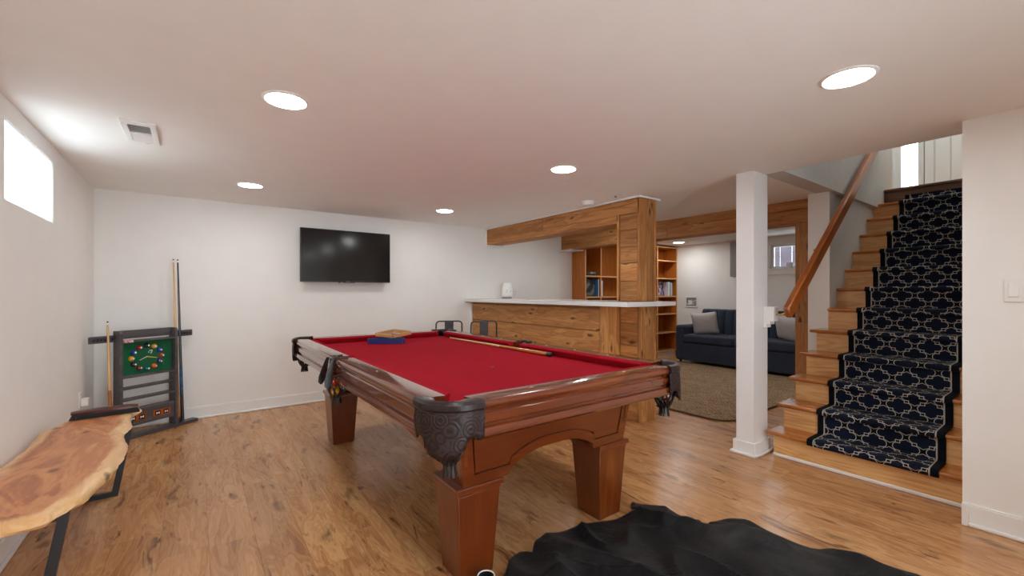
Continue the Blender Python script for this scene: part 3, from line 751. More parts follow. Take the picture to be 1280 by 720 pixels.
# side pockets
for sx in (-1, 1):
    pcx = sx*(BX+0.036)
    rings = []
    for i in range(21):
        a = PI/2+PI*i/20 if sx < 0 else PI/2-PI*i/20
        ca, sa = math.cos(a), math.sin(a)
        ix, iy = pcx+ca*0.047, sa*0.050
        ox, oy = sx*(BX+0.036)+ca*0.098, sa*0.066
        if abs(ox) > HX+0.012: ox = sx*(HX+0.012)
        rings.append([(ix, iy, ZL-0.06), (ix, iy, ZL-0.006), (ix+ca*0.01, iy+sa*0.004, ZL), (ox-ca*0.01, oy-sa*0.004, ZL+0.001), (ox, oy, ZL-0.010), (ox, oy, ZL-0.045), (ox-ca*0.02, oy-sa*0.01, ZL-0.06)])
    MB().loft(rings).build('leather_lip', 'leathers', pt, smooth='angle')
    for s2 in (-1, 1):
        q = []
        for z, wd, oo in ((ZL-0.008, 0.010, 0.014), (ZL-0.035, 0.013, 0.022), (ZL-0.08, 0.019, 0.032), (ZL-0.125, 0.023, 0.042), (ZL-0.155, 0.018, 0.048), (ZL-0.170, 0.005, 0.050)):
            yc = s2*(0.058+0.12*(ZL-z)); xo = sx*(HX+oo)
            q.append([(xo-sx*wd*0.8, yc-0.003, z), (xo, yc-0.0045, z), (xo+sx*wd, yc-0.003, z), (xo+sx*wd, yc+0.001, z), (xo, yc, z), (xo-sx*wd*0.8, yc+0.001, z)])
        MB().loft(q).build('leather_strap', 'leathers', pt, smooth='angle')
    net((sx*(HX-0.022), 0, 0), 0.060, 0.735, 0.600, 0.565)
MB().box(-HX+0.09, -HX+0.094, -0.385, -0.345, 0.655, 0.685).build('maker_tag', 'sight', pt)

# balls in pockets (things of their own)
def ball(name, x, y, z, col, label, stripe=None):
    N = NT(name+'_enamel'); v = N.coord(); sp = N.n('ShaderNodeSeparateXYZ'); N.link(v, sp.inputs[0])
    if stripe:
        f = N.math('LESS_THAN', N.math('ABSOLUTE', sp.outputs[2]), 0.014); N.link(N.mix(f, rgb(236, 230, 214), col), N.b.inputs['Base Color'])
    else:
        f = N.math('GREATER_THAN', sp.outputs[2], 0.0255); N.link(N.mix(f, col, rgb(236, 230, 214)), N.b.inputs['Base Color'])
    N.b.inputs['Roughness'].default_value = 0.08; N.b.inputs['Coat Weight'].default_value = 0.5
    o = MB().sphere((0, 0, 0), 0.0285, 20, 14).build('pool_ball', N.m, smooth=True); o.location = (x, y, z)
    o.rotation_euler = (random.uniform(-1, 1), random.uniform(-1, 1), random.uniform(0, 6))
    tag(o, label, 'ball'); return o
sxp = TX-HX+0.022
ball('yellow', sxp-0.012, TY-0.012, 0.640, rgb(226, 160, 20), 'yellow pool ball in the side pocket net above the far leg')
ball('orange', sxp-0.022, TY+0.005, 0.694, rgb(206, 50, 22), 'orange red pool ball at the top of the side pocket net')
ball('crimson', sxp+0.027, TY-0.028, 0.690, rgb(190, 20, 24), 'red pool ball beside the yellow one in the side pocket net')
ball('striped', TX+BX+0.024, TY-BY-0.024, 0.662, rgb(200, 20, 26), 'red and white striped pool ball in the corner pocket by the jute rug', True)

# things on the bed
ZB = 0.780
def triangle(name, mat, loc, rot, side, hgt, thick, label):
    R_ = side/math.sqrt(3)
    def tri(r, rc):
        out = []
        for k in range(3):
            a = PI/2+2*PI*k/3; ccx, ccy = (r-2*rc)*math.cos(a), (r-2*rc)*math.sin(a)
            out += [(ccx+rc*math.cos(a+b), ccy+rc*math.sin(a+b)) for b in (-PI/3, -PI/6, 0, PI/6, PI/3)]
        return out
    o1 = tri(R_, 0.02); o2 = tri(R_-2*thick, 0.012)
    n = len(o1)
    m = MB().loft([[(x, y, 0) for x, y in o1], [(x, y, hgt) for x, y in o1], [(x, y, hgt) for x, y in o2], [(x, y, 0) for x, y in o2]], cap=False, closed=True)
    o = m.build(name, mat, bevel=0.002); o.location = loc; o.rotation_euler = rot; tag(o, label, 'ball rack'); return o
triangle('triangle_rack', 'chalkblue', (1.375, 3.700, ZB), (0, 0, math.radians(-34)), 0.35, 0.045, 0.010, 'blue plastic triangle ball rack lying on the red felt')
t = thing('diamond_rack', 'pale wooden diamond ball rack resting on the blue triangle rack', 'ball rack', (1.425, 3.715, ZB+0.050), math.radians(-20))
dm = [(0.155, 0), (0, 0.105), (-0.155, 0), (0, -0.105)]
for k in range(4):
    a, b = Vector(dm[k]), Vector(dm[(k+1) % 4]); d = (b-a); ll = d.length; d.normalize(); mid = (a+b)/2
    o = MB().box(-ll/2+0.004, ll/2-0.004, -0.006, 0.006, 0, 0.030).build('rack_side', 'rackwood', t, bevel=0.002)
    o.location = (mid.x, mid.y, 0); o.rotation_euler = (0, 0, math.atan2(d.y, d.x))
t.rotation_euler = (math.radians(9), math.radians(-2), math.radians(-24)); t.location.z += 0.012

def cue(name, label, loc, direction, L, mats, group=None, r0=0.0145, r1=0.006, wrap=True):
    """cue with its butt at loc"""
    t = thing(name, label, 'cue', loc)
    d = Vector(direction).normalized()
    t.rotation_mode = 'QUATERNION'; t.rotation_quaternion = Vector((0, 0, 1)).rotation_difference(d)
    R = lambda z: r0+(r1-r0)*z/L
    MB().lathe([(0.010, 0), (r0, 0.006), (r0, 0.045)], n=14).build('bumper', 'black', t, smooth='angle')
    MB().lathe([(r0, 0.045), (R(L*0.42), L*0.42)], n=14).build('butt', mats[0], t, smooth='angle')
    if mats[2]: MB().lathe([(R(L*0.16)+0.0006, L*0.16), (R(L*0.33)+0.0006, L*0.33)], n=14).build('wrap', mats[2], t, smooth='angle')
    MB().lathe([(R(L*0.42), L*0.42), (R(L-0.03), L-0.03)], n=14).build('shaft', mats[1], t, smooth='angle')
    MB().lathe([(R(L-0.03), L-0.03), (R(L), L-0.012)], n=14).build('ferrule', 'white', t, smooth='angle')
    MB().lathe([(r1, L-0.012), (r1, L-0.003), (0.002, L)], n=14).build('leather_tip', 'net', t, smooth='angle')
    return t
cue('pool_cue', 'pale wood cue with black bumper lying along the red cushion', (1.966, 2.215, ZB+0.0155), (0.004, 1.0, -0.0052), 1.47, ('cuebutt', 'cuewood', None))

# ================================================================== WHITE POST
t = thing('support_post', 'square white support post with white base beside the stairs', 'post', (3.46, 1.58, 0))
PX0, PX1, PY0, PY1 = 3.345, 3.575, 1.515, 1.645
MB(t).box(PX0, PX1, PY0, PY1, 0, H).build('shaft', 'postp', t, bevel=0.004)
m = MB(t); e = 0.016
m.box(PX0-e, PX0, PY0-e, PY1+e, 0, 0.10); m.box(PX1, PX1+e, PY0-e, PY1+e, 0, 0.10); m.box(PX0, PX1, PY0-e, PY0, 0, 0.10); m.box(PX0, PX1, PY1, PY1+e, 0, 0.10)
m.build('baseboard', 'trim', t, bevel=0.002)
m = MB(t); f = 0.033
m.box(PX0-f, PX0-e, PY0-f, PY1+f, 0, 0.02); m.box(PX1+e, PX1+f, PY0-f, PY1+f, 0, 0.02); m.box(PX0-e, PX1+e, PY0-f, PY0-e, 0, 0.02); m.box(PX0-e, PX1+e, PY1+e, PY1+f, 0, 0.02)
m.build('shoe_molding', 'trim', t, bevel=0.005)

# ================================================================== STAIRS
RISE = 0.1802; RUN = 0.2194
NX = [0, 3.478]+[3.435+RUN*(i-1) for i in range(2, 14)]
YR = 0.43
st = thing('staircase', 'wooden staircase with varnished treads rising to the upper floor', 'stairs', (3.6, 0.95, 0))
for i in range(1, 14):
    z = RISE*i; x0 = NX[i]; yl = 1.490 if i <= 5 else YW-0.002
    if i >= 6 and NX[i]+0.25 > XE and z > H: yl = YU-0.002
    if i == 12: yl = YU-0.002
    if i < 13:
        tr = MB(st).box(x0, NX[i+1]+0.045, YR, yl, z-0.026, z).build('tread', 'tread', st, bevel=0.010, seg=3)
        if i <= 5 and NX[i+1]+0.045 > XE-0.02: tr.data.vertices[0].co.x += 0
    ylr = 1.445 if i <= 5 else YW-0.002
    if i == 13: ylr = YU-0.002
    zb = z-RISE if i > 1 else 0.0
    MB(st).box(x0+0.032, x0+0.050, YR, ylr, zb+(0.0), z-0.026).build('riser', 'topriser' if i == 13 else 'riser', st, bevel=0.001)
    if i == 13:
        MB(st).box(x0, x0+0.14, YR, YU-0.002, z-0.028, z+0.001).build('landing_nosing', 'topriser', st, bevel=0.010, seg=3)
# open-side skirt
poly = [(NX[1]+0.05, 0)]
for i in range(1, 6):
    poly += [(NX[i]+0.05, RISE*i-0.026), (NX[i+1]+0.05, RISE*i-0.026)]
poly += [(XE-0.015, RISE*5-0.026), (XE-0.015, 0)]
poly = [p for k, p in enumerate(poly) if k == 0 or p != poly[k-1]]
poly = [p for p in poly if p[0] <= XE-0.014]
m = MB(st); n = len(poly)
for i in range(1, 6):
    a, b = NX[i]+0.05, min(NX[i+1]+0.05, XE-0.014)
    m.box(a, b, 1.425, 1.443, 0, RISE*i-0.026)
m.build('side_skirt', 'riser', st)
MB(st).box(NX[1]+0.018, NX[1]+0.032, YR, 1.445, 0, 0.022).build('shoe_molding', 'trim', st, bevel=0.005)

# runner
RY0, RY1 = 0.545, 1.215
prof_r = []
for i in range(1, 13):
    x0 = NX[i]; z = RISE*i; th = 0.012
    bz = (z-RISE+0.012) if i > 1 else z-0.030
    nose = [(x0+0.030-th, z-0.034)] if i > 1 else []
    if i == 1: nose = [(x0-0.002, z-0.036)]
    for a in range(0, 5):
        ang = PI+0.55-(PI/2+0.55)*a/4
        nose.append((x0+0.012+(0.012+th)*math.cos(ang), z-0.013+(0.013+th)*math.sin(ang)))
    prof_r += nose
    prof_r.append((NX[i+1]+0.032-th-0.012, z+th)); prof_r.append((NX[i+1]+0.032-th, z+th+0.010))
x0 = NX[13]; prof_r.append((x0+0.032-0.012, RISE*13-0.085))
L = [0.0]
for k in range(1, len(prof_r)): L.append(L[-1]+math.dist(prof_r[k], prof_r[k-1]))
wd = RY1-RY0; nseg = 4
vs = []; fs = []; uvs = []
for k, (x, z) in enumerate(prof_r):
    for j in range(nseg+1): vs.append((x, RY1-wd*j/nseg, z)); uvs.append((wd*j/nseg, L[k]))
for k in range(len(prof_r)-1):
    for j in range(nseg): a = k*(nseg+1)+j; fs.append((a, a+1, a+nseg+2, a+nseg+1))
o = MB().add(vs, fs).build('stair_runner', runner_mat(wd))
uvl = o.data.uv_layers.new(name='UVMap')
for lp in o.data.loops: uvl.data[lp.index].uv = uvs[lp.vertex_index]
so = o.modifiers.new('pile', 'SOLIDIFY'); so.thickness = 0.009; so.offset = -1 
# make the pile grow inwards whatever the winding
bm = bmesh.new(); bm.from_mesh(o.data); bm.normal_update()
if sum(f.normal.z-f.normal.x for f in bm.faces) < 0: bmesh.ops.reverse_faces(bm, faces=bm.faces)
bm.to_mesh(o.data); bm.free()
tag(o, 'navy stair runner carpet with cream trellis pattern', 'carpet')

# handrail
hy = 1.34
A_ = Vector((3.475, hy, 1.070)); B_ = Vector((5.515, hy, 2.640)); dirn = (B_-A_).normalized()
t = thing('handrail', 'brown wooden stair handrail fixed to the white post by a stepped block', 'handrail', tuple(A_))
Lr = (B_-A_).length+0.5
up = Vector((-dirn.z, 0, dirn.x))
board('rail', Lr, 0.045, 0.098, A_+dirn*(Lr/2), 'handrail', t, ex=tuple(dirn), ey=(0, 1, 0), bevel=0.010)
mb = MB(t)
for k, (ya, yb, zb) in enumerate(((1.490, 1.513, 0.955), (1.464, 1.490, 0.980), (1.438, 1.464, 1.005))):
    MB(t).box(3.495, 3.572, ya, yb, zb, 1.112).build('mount_block', 'trim', t, bevel=0.002)
MB(t).tube([(3.535, 1.437, 1.055), (3.535, 1.41, 1.055), (3.54, 1.385, 1.062), (3.545, 1.363, 1.075)], 0.008, 8).build('bracket', 'brass', t, smooth=True)
m = MB(t)
for q in (0.95, 1.9, 2.85):
    p = A_+dirn*q; m.tube([p+Vector((0, 0.02, -0.02)), p+Vector((0, 0.035, -0.05)), Vector((p.x, YU-0.002 if q > 2.0 else YW-0.002, p.z-0.07))], 0.007, 8)
m.build('wall_bracket', 'brass', t, smooth=True)

# ================================================================== TIMBER BEAMS, COLUMN AND BAR
BXf = 3.34; BXb = 3.60; CY0, CY1 = 2.535, 2.80; ZBM = 1.90
t = thing('timber_beam', 'rustic cedar clad ceiling beam running from the wall to the bar column', 'beam', (3.47, 3.9, ZBM))
MB(t).box(BXf+0.02, BXb-0.02, CY1, YB-0.004, ZBM+0.02, H-0.001).build('core', 'rustic', t)
def lap(y0, y1, n, rng):
    """split a run into n board lengths"""
    cuts = [y0]+sorted(y0+(y1-y0)*(k+rng.uniform(-0.2, 0.2))/n for k in range(1, n))+[y1]
    return list(zip(cuts[:-1], cuts[1:]))
rg = random.Random(5)
yA = CY1-0.02
for z0, z1 in ((ZBM, 1.972), (1.974, 2.066), (2.068, 2.108)):
    for a, b in lap(CY0+0.002, YB-0.004, 2, rg) if z0 > 1.95 else [(yA+0.02, YB-0.004)]:
        board('beam_plank', b-a-0.002, z1-z0, 0.02, (BXf+0.01, (a+b)/2, (z0+z1)/2), 'rustic', t, ex=(0, 1, 0), ey=(0, 0, 1))
board('beam_plank', YB-CY1-0.006, BXb-BXf-0.044, 0.02, ((BXf+BXb)/2, (CY1+YB)/2, ZBM+0.010), 'rustic', t, ex=(0, 1, 0), ey=(1, 0, 0))
board('beam_plank', YB-CY1-0.006, 0.205, 0.02, (BXb-0.01, (CY1+YB)/2, 2.0045), 'rustic', t, ex=(0, 1, 0), ey=(0, 0, 1))
m = MB(t); m.box(BXf-0.016, BXf, CY0-0.016, YB-0.002, 2.110, H-0.0005); m.box(BXf, BXb+0.05, CY0-0.016, CY0, 2.110, H-0.0005)
m.build('crown_molding', 'trim', t, bevel=0.003)
m = MB(t); m.box(BXf-0.012, BXf, YB-0.045, YB-0.002, ZBM-0.03, 2.110); m.box(BXf, BXb+0.012, YB-0.06, YB-0.002, ZBM-0.03, ZBM-0.002)
m.build('end_casing', 'trim', t, bevel=0.002)
# column
t = thing('timber_column', 'rustic cedar clad column at the end of the bar', 'column', (3.47, 2.67, 0))
MB(t).box(BXf+0.022, BXb-0.022, CY0+0.022, CY1-0.022, 0, 2.10).build('core', 'rustic', t)
zz = [0.0, 0.27, 0.50, 0.72, 0.93, 1.093]
zz2 = [1.137, 1.33, 1.50, 1.66, 1.82, 1.971]
for lst in (zz, zz2):
    for a, b in zip(lst[:-1], lst[1:]):
        board('column_plank', CY1-CY0-0.062, b-a-0.004, 0.02, (BXf+0.011, (CY0+CY1)/2-0.008, (a+b)/2), 'rustic', t, ex=(0, 1, 0), ey=(0, 0, 1))
for a, b in ((0.0, 1.0935), (1.1365, 1.985)):
    board('corner_strip', b-a, 0.026, 0.026, (BXf+0.010, CY1-0.013, (a+b)/2), 'rustic', t, ex=(0, 0, 1), ey=(0, 1, 0))
for a, b in ((0.0, 1.0935), (1.1365, 2.108)):
    board('corner_strip', b-a, 0.024, 0.022, (BXf+0.012, CY0+0.010, (a+b)/2), 'rustic', t, ex=(0, 0, 1), ey=(1, 0, 0))
    w_ = (BXb-BXf-0.026-0.026)/2
    for k in range(2):
        board('column_plank', b-a, w_-0.002, 0.02, (BXf+0.026+w_*(k+0.5), CY0+0.011, (a+b)/2), 'rustic', t, ex=(0, 0, 1), ey=(1, 0, 0))
    board('corner_strip', b-a, 0.024, 0.022, (BXb-0.012, CY0+0.010, (a+b)/2), 'rustic', t, ex=(0, 0, 1), ey=(1, 0, 0))
    board('column_plank', b-a, CY1-CY0-0.03, 0.02, (BXb-0.011, (CY0+CY1)/2+0.01, (a+b)/2), 'rustic', t, ex=(0, 0, 1), ey=(0, 1, 0))
# bar
bx = 3.10; by0, by1 = 2.765, 5.145
t = thing('bar_counter', 'rustic cedar plank bar front under the white countertop', 'bar', (3.3, 3.95, 0))
MB(t).box(bx+0.022, BXb-0.002, CY1+0.002, by1, 0, 1.094).build('core', 'rustic', t)
MB(t).box(bx+0.022, BXf-0.002, by0+0.022, CY1+0.002, 0, 1.094).build('core', 'rustic', t)
rg = random.Random(11)
levels = [0.0, 0.20, 0.42, 0.635, 0.852, 1.070]
for k, (a, b) in enumerate(zip(levels[:-1], levels[1:])):
    for ya, yb in lap(by0+0.045, by1, 2 if k % 2 else 1, rg):
        board('bar_plank', yb-ya-0.004, b-a-0.007, 0.02, (bx+0.010+rg.uniform(-0.0025, 0.0025), (ya+yb)/2, (a+b)/2), 'rustic', t, ex=(0, 1, 0), ey=(0, 0, 1))
board('bar_plank', by1-by0-0.045, 0.022, 0.018, (bx+0.011, (by0+0.045+by1)/2, 1.082), 'rustic', t, ex=(0, 1, 0), ey=(0, 0, 1))
board('corner_board', 1.0935, 0.042, 0.022, (bx+0.011, by0+0.022, 0.547), 'rustic', t, ex=(0, 0, 1), ey=(0, 1, 0))
board('corner_board', 1.0935, BXf-bx-0.026, 0.02, ((bx+BXf)/2+0.010, by0+0.011, 0.547), 'rustic', t, ex=(0, 0, 1), ey=(1, 0, 0))
MB(t).box(bx-0.004, bx+0.02, by1+0.002, YB-0.002, 0, 1.094).build('end_trim', 'trim', t)
# countertop with a notch for the column
t = thing('countertop', 'long white stone bar top wrapped round the timber column', 'countertop', (3.36, 3.8, 1.094))
x0, x1, y0_, y1_ = 2.995, 3.725, 2.40, YB-0.003; z0, z1 = 1.0945, 1.1355
m = MB(t)
hx0, hx1, hy0, hy1 = BXf-0.004, BXb+0.002, CY0-0.003, CY1+0.003
V = [(x0, y0_), (x1, y0_), (x1, y1_), (x0, y1_), (hx0, hy0), (hx1, hy0), (hx1, hy1), (hx0, hy1)]
vs = [(x, y, z0) for x, y in V]+[(x, y, z1) for x, y in V]
fs = []
for i in range(4):
    j = (i+1) % 4
    fs += [(8+i, 8+j, 12+j, 12+i), (j, i, 4+i, 4+j), (i, j, 8+j, 8+i), (4+j, 4+i, 12+i, 12+j)]
m.add(vs, fs).build('slab', 'counter', t, bevel=0.004)
# second beam with its post
B2 = 4.765; B2b = 5.0
t = thing('timber_beam', 'rustic cedar clad beam over the opening to the sofa room', 'beam', (4.88, 3.4, 1.905))
MB(t).box(B2+0.02, B2b-0.02, 1.60, YB-0.004, 1.925, H-0.001).build('core', 'rustic', t)
rg = random.Random(8)
for z0, z1 in ((1.905, 2.035), (2.037, 2.1285)):
    for a, b in lap(1.615, YB-0.004, 2, rg):
        board('beam_plank', b-a-0.002, z1-z0, 0.02, (B2+0.010, (a+b)/2, (z0+z1)/2), 'rustic', t, ex=(0, 1, 0), ey=(0, 0, 1))
for a, b in lap(1.615, YB-0.004, 2, rg):
    board('beam_plank', b-a-0.002, B2b-B2-0.044, 0.02, ((B2+B2b)/2, (a+b)/2, 1.915), 'rustic', t, ex=(0, 1, 0), ey=(1, 0, 0))
    board('beam_plank', b-a-0.002, 0.22, 0.02, (B2b-0.010, (a+b)/2, 2.016), 'rustic', t, ex=(0, 1, 0), ey=(0, 0, 1))
m = MB(t); m.box(B2-0.012, B2, YB-0.05, YB-0.002, 1.87, H-0.001); m.box(B2-0.012, B2b+0.012, YB-0.30, YB-0.002, 1.886, 1.904)
m.build('end_casing', 'trim', t, bevel=0.002)
t = thing('timber_post', 'rustic cedar post between the sofa opening and the stair wall', 'post', (4.86, 1.70, 0))
MB(t).box(B2+0.022, B2b-0.022, 1.64, 1.755, 0, 1.904).build('core', 'rustic', t)
for a, b in ((0.0, 0.93), (0.932, 1.9045)):
    board('post_plank', b-a, 0.15, 0.02, (B2+0.011, 1.692, (a+b)/2), 'rustic', t, ex=(0, 0, 1), ey=(0, 1, 0))
board('post_plank', 1.9045, B2b-B2-0.03, 0.016, ((B2+B2b)/2+0.005, 1.765, 0.952), 'rustic', t, ex=(0, 0, 1), ey=(1, 0, 0))
board('post_plank', 1.9045, B2b-B2-0.03, 0.016, ((B2+B2b)/2+0.005, 1.626, 0.952), 'rustic', t, ex=(0, 0, 1), ey=(1, 0, 0))

# speaker and outlet
t = thing('smart_speaker', 'white rounded speaker with grey foot on the bar top', 'speaker', (3.47, 4.83, 1.1355))
MB().lathe([(0.060, 0.0), (0.066, 0.004), (0.070, 0.028)], n=32).build('foot', 'grey', t, smooth='angle')
MB().lathe([(0.072, 0.028), (0.077, 0.06), (0.074, 0.12), (0.064, 0.19), (0.056, 0.212), (0.046, 0.222), (0.0, 0.224)], n=32).build('body', 'white', t, smooth=True)
m = MB()
for a, z in ((-2.3, 0.09), (-1.6, 0.10), (-2.2, 0.115)): m.sphere((0.0755*math.cos(a), 0.0755*math.sin(a), z), 0.006, 8, 6)
m.build('button', 'grey', t)
def wallplate(name, label, cat, loc, rot, kind):
    t = thing(name, label, cat, loc, rot)
    wd_ = 0.115 if kind == 'switch' else 0.072
    MB().box(-wd_/2, wd_/2, -0.007, 0, -0.058, 0.058).build('cover_plate', 'white', t, bevel=0.003)
    if kind == 'switch':
        for dx in (-0.024, 0.024):
            q = MB().add([(dx-0.017, -0.007, -0.034), (dx+0.017, -0.007, -0.034), (dx+0.017, -0.007, 0.034), (dx-0.017, -0.007, 0.034), (dx-0.017, -0.015, -0.032), (dx+0.017, -0.015, -0.032), (dx+0.017, -0.009, 0.033), (dx-0.017, -0.009, 0.033)],
                         [(3, 2, 1, 0), (4, 5, 6, 7), (0, 1, 5, 4), (1, 2, 6, 5), (2, 3, 7, 6), (3, 0, 4, 7)]).build('rocker', 'white', t, bevel=0.001)
    else:
        for dz in (-0.02, 0.02):
            s_ = MB().box(-0.016, 0.016, -0.010, -0.007, dz-0.014, dz+0.014).build('socket', 'white', t, bevel=0.003)
            m = MB()
            for dx in (-0.006, 0.006): m.box(dx-0.0012, dx+0.0012, -0.0106, -0.0100, dz-0.006, dz+0.006)
            m.build('slot', 'black', s_)
    return t
wallplate('light_switch', 'white rocker light switch on the wall beside the stairs', 'switch', (XR, 0.222, 1.232), -PI/2, 'switch')
wallplate('power_outlet', 'white power outlet on the wall above the bar top', 'outlet', (3.86, YB, 1.215), 0, 'outlet')
t = wallplate('power_outlet', 'white power outlet with plugged adapter on the window wall behind the bench', 'outlet', (XL, 4.60, 0.40), PI/2, 'outlet')
MB().box(-0.026, 0.026, -0.05, -0.0105, -0.045, 0.012).build('plug_adapter', 'white', t, bevel=0.004)

# ================================================================== TELEVISION
t = thing('television', 'black flat screen television mounted high on the wall', 'television', (1.405, YB, 1.338))
yF = 5.065-YB; wv = 0.494; hv = 0.585
MB().box(-wv, wv, yF+0.006, yF+0.035, 0, hv).build('housing', 'bezel', t, bevel=0.004)
MB().box(-wv+0.2, wv-0.2, yF+0.035, yF+0.07, 0.08, 0.42).build('back_box', 'bezel', t, bevel=0.01)
m = MB(); e = 0.007
m.box(-wv, wv, yF, yF+0.006, hv-e, hv); m.box(-wv, wv, yF, yF+0.006, 0, 0.014); m.box(-wv, -wv+e, yF, yF+0.006, 0.014, hv-e); m.box(wv-e, wv, yF, yF+0.006, 0.014, hv-e)
m.build('bezel', 'bezel', t)
MB().box(-wv+e, wv-e, yF+0.002, yF+0.006, 0.014, hv-e).build('screen', 'screen', t)
MB().box(-0.02, 0.02, yF-0.001, yF, 0.004, 0.010).build('logo', 'grey', t)
MB().box(-0.05, 0.08, yF+0.004, yF+0.02, -0.006, 0.0).build('sensor_bar', 'black', t)
MB().sphere((-0.09, yF+0.014, -0.004), 0.009, 10, 8).build('button', 'black', t, smooth=True)
m = MB(); m.box(-0.2, 0.2, -0.016, 0, 0.12, 0.36); m.box(-0.03, 0.03, yF+0.06, -0.01, 0.18, 0.30)
m.build('wall_mount', 'blackmetal', t)

# ================================================================== CEILING FIXTURES
t = thing('ceiling_vent', 'white ceiling air vent with louvres near the window', 'vent', (-0.245, 3.225, H))
hxv, hyv = 0.075, 0.205
m = MB(); zc0, zc1 = -0.010, 0.0
m.box(-hxv, hxv, -hyv, -hyv+0.045, zc0, zc1); m.box(-hxv, hxv, hyv-0.045, hyv, zc0, zc1); m.box(-hxv, -hxv+0.028, -hyv+0.045, hyv-0.045, zc0, zc1); m.box(hxv-0.028, hxv, -hyv+0.045, hyv-0.045, zc0, zc1)
m.box(-hxv+0.028, hxv-0.028, -0.010, 0.010, zc0, zc1)
m.build('frame', 'white', t, bevel=0.002)
MB().box(-hxv+0.028, hxv-0.028, -hyv+0.045, hyv-0.045, -0.0015, 0).build('backing', 'ventdark', t)
for k in range(6):
    for s in (-1, 1):
        yc = s*(0.028+0.023*k); ty = s*0.010
        MB().add([(-hxv+0.028, yc, -0.0025), (hxv-0.028, yc, -0.0025), (hxv-0.028, yc+ty, -0.0095), (-hxv+0.028, yc+ty, -0.0095),
                  (-hxv+0.028, yc+0.0012, -0.0025), (hxv-0.028, yc+0.0012, -0.0025), (hxv-0.028, yc+ty+0.0012, -0.0095), (-hxv+0.028, yc+ty+0.0012, -0.0095)],
                 [(0, 1, 2, 3), (7, 6, 5, 4), (0, 3, 7, 4), (1, 5, 6, 2), (3, 2, 6, 7), (0, 4, 5, 1)]).build('slat', 'white', t)
MB().box(0.01, 0.026, hyv-0.052, hyv-0.046, -0.018, -0.008).build('lever', 'white', t)
t = thing('smoke_detector', 'round white smoke detector on the ceiling beside the timber beam', 'smoke detector', (3.17, 3.02, H))
MB().lathe([(0.068, 0), (0.068, -0.008)], n=32).build('base', 'white', t, smooth='angle')
MB().lathe([(0.062, -0.008), (0.062, -0.026), (0.052, -0.038), (0.0, -0.040)], n=32).build('body', 'white', t, smooth='angle')
t = thing('ceiling_sprinkler', 'small white fire sprinkler on the ceiling by the column top', 'sprinkler', (3.16, 2.665, H))
MB().lathe([(0.038, 0), (0.038, -0.002), (0.022, -0.006), (0.0, -0.007)], n=28).build('escutcheon', 'white', t, smooth='angle')
MB().lathe([(0.008, -0.006), (0.008, -0.018), (0.014, -0.020), (0.014, -0.022), (0.0, -0.023)], n=16).build('head', 'grey', t, smooth='angle')

# ================================================================== CUE RACK
RA = math.radians(34.6)
rk = thing('cue_rack', 'charcoal corner cue rack with green ball clock and shelves', 'cue rack', (-0.376, 4.936, 0), RA)
for s in (-1, 1):
    MB().prism([(-0.125, 0.03), (-0.035, 0.03), (-0.035, 0.905), (-0.105, 0.905), (-0.125, 0.885)], 'X', s*0.212-0.011, s*0.212+0.011).build('side_panel', 'greywood', rk, bevel=0.003)
# wings with notches
for s in (-1, 1):
    a, b = (0.224, 0.395) if s > 0 else (-0.395, -0.224)
    w = MB().box(a, b, -0.062, -0.044, 0.815, 0.872).build('cue_holder', 'greywood', rk, bevel=0.008)
    for k in range(6):
        xx = s*(0.245+0.024*k)
        MB().add([(xx-0.008, -0.066, 0.832), (xx+0.006, -0.066, 0.832), (xx+0.010, -0.066, 0.852), (xx-0.004, -0.066, 0.852), (xx-0.008, -0.0615, 0.832), (xx+0.006, -0.0615, 0.832), (xx+0.010, -0.0615, 0.852), (xx-0.004, -0.0615, 0.852)],
                 [(3, 2, 1, 0), (4, 5, 6, 7), (0, 1, 5, 4), (1, 2, 6, 5), (2, 3, 7, 6), (3, 0, 4, 7)]).build('cue_clip', 'black', w)
MB().box(-0.201, 0.201, -0.060, -0.044, 0.835, 0.905).build('back_rail', 'greywood', rk, bevel=0.003)
for z in (0.815, 0.520, 0.425, 0.330, 0.235):
    MB().box(-0.201, 0.201, -0.118, -0.044, z-0.009, z+0.009).build('shelf', 'greywood', rk, bevel=0.003)
MB().box(-0.201, 0.201, -0.112, -0.095, 0.105, 0.226).build('front_panel', 'greywood', rk, bevel=0.003)
MB().box(-0.41, 0.41, -0.118, -0.040, 0.0, 0.030).build('foot_rail', 'greywood', rk, bevel=0.004)
clk = MB().box(-0.201, 0.201, -0.070, -0.060, 0.529, 0.806).build('clock_panel', 'green', rk)
bc = [rgb(*q) for q in ((30, 22, 26), (226, 160, 26), (24, 60, 150), (176, 34, 38), (58, 40, 98), (222, 96, 24), (18, 96, 90), (112, 22, 30), (20, 18, 20), (230, 164, 20), (40, 70, 160), (170, 30, 30))]
for k in range(12):
    a = PI/2-2*PI*k/12
    mt = plain('clock_ball_enamel', bc[k], 0.12, coat=0.5, var=0.02)
    o = MB().sphere((0, 0, 0), 0.0215, 14, 8).build('clock_ball', mt, clk, smooth=True)
    o.location = (0.0+0.115*math.cos(a), -0.072, 0.665+0.100*math.sin(a))
    q = MB().lathe([(0.008, 0.0205), (0.008, 0.0218), (0, 0.022)], n=12).build('number_disc', 'white', clk)
    q.location = o.location; q.rotation_euler = (PI/2, 0.25, 0.25)
MB().add([(0, -0.076, 0.664), (0.078, -0.076, 0.647), (0.079, -0.076, 0.651), (0, -0.076, 0.672), (0, -0.074, 0.664), (0.078, -0.074, 0.647), (0.079, -0.074, 0.651), (0, -0.074, 0.672)],
         [(3, 2, 1, 0), (4, 5, 6, 7), (0, 1, 5, 4), (1, 2, 6, 5), (2, 3, 7, 6), (3, 0, 4, 7)]).build('clock_hand', plain('yellow_hand', rgb(226, 196, 40), 0.4), clk)
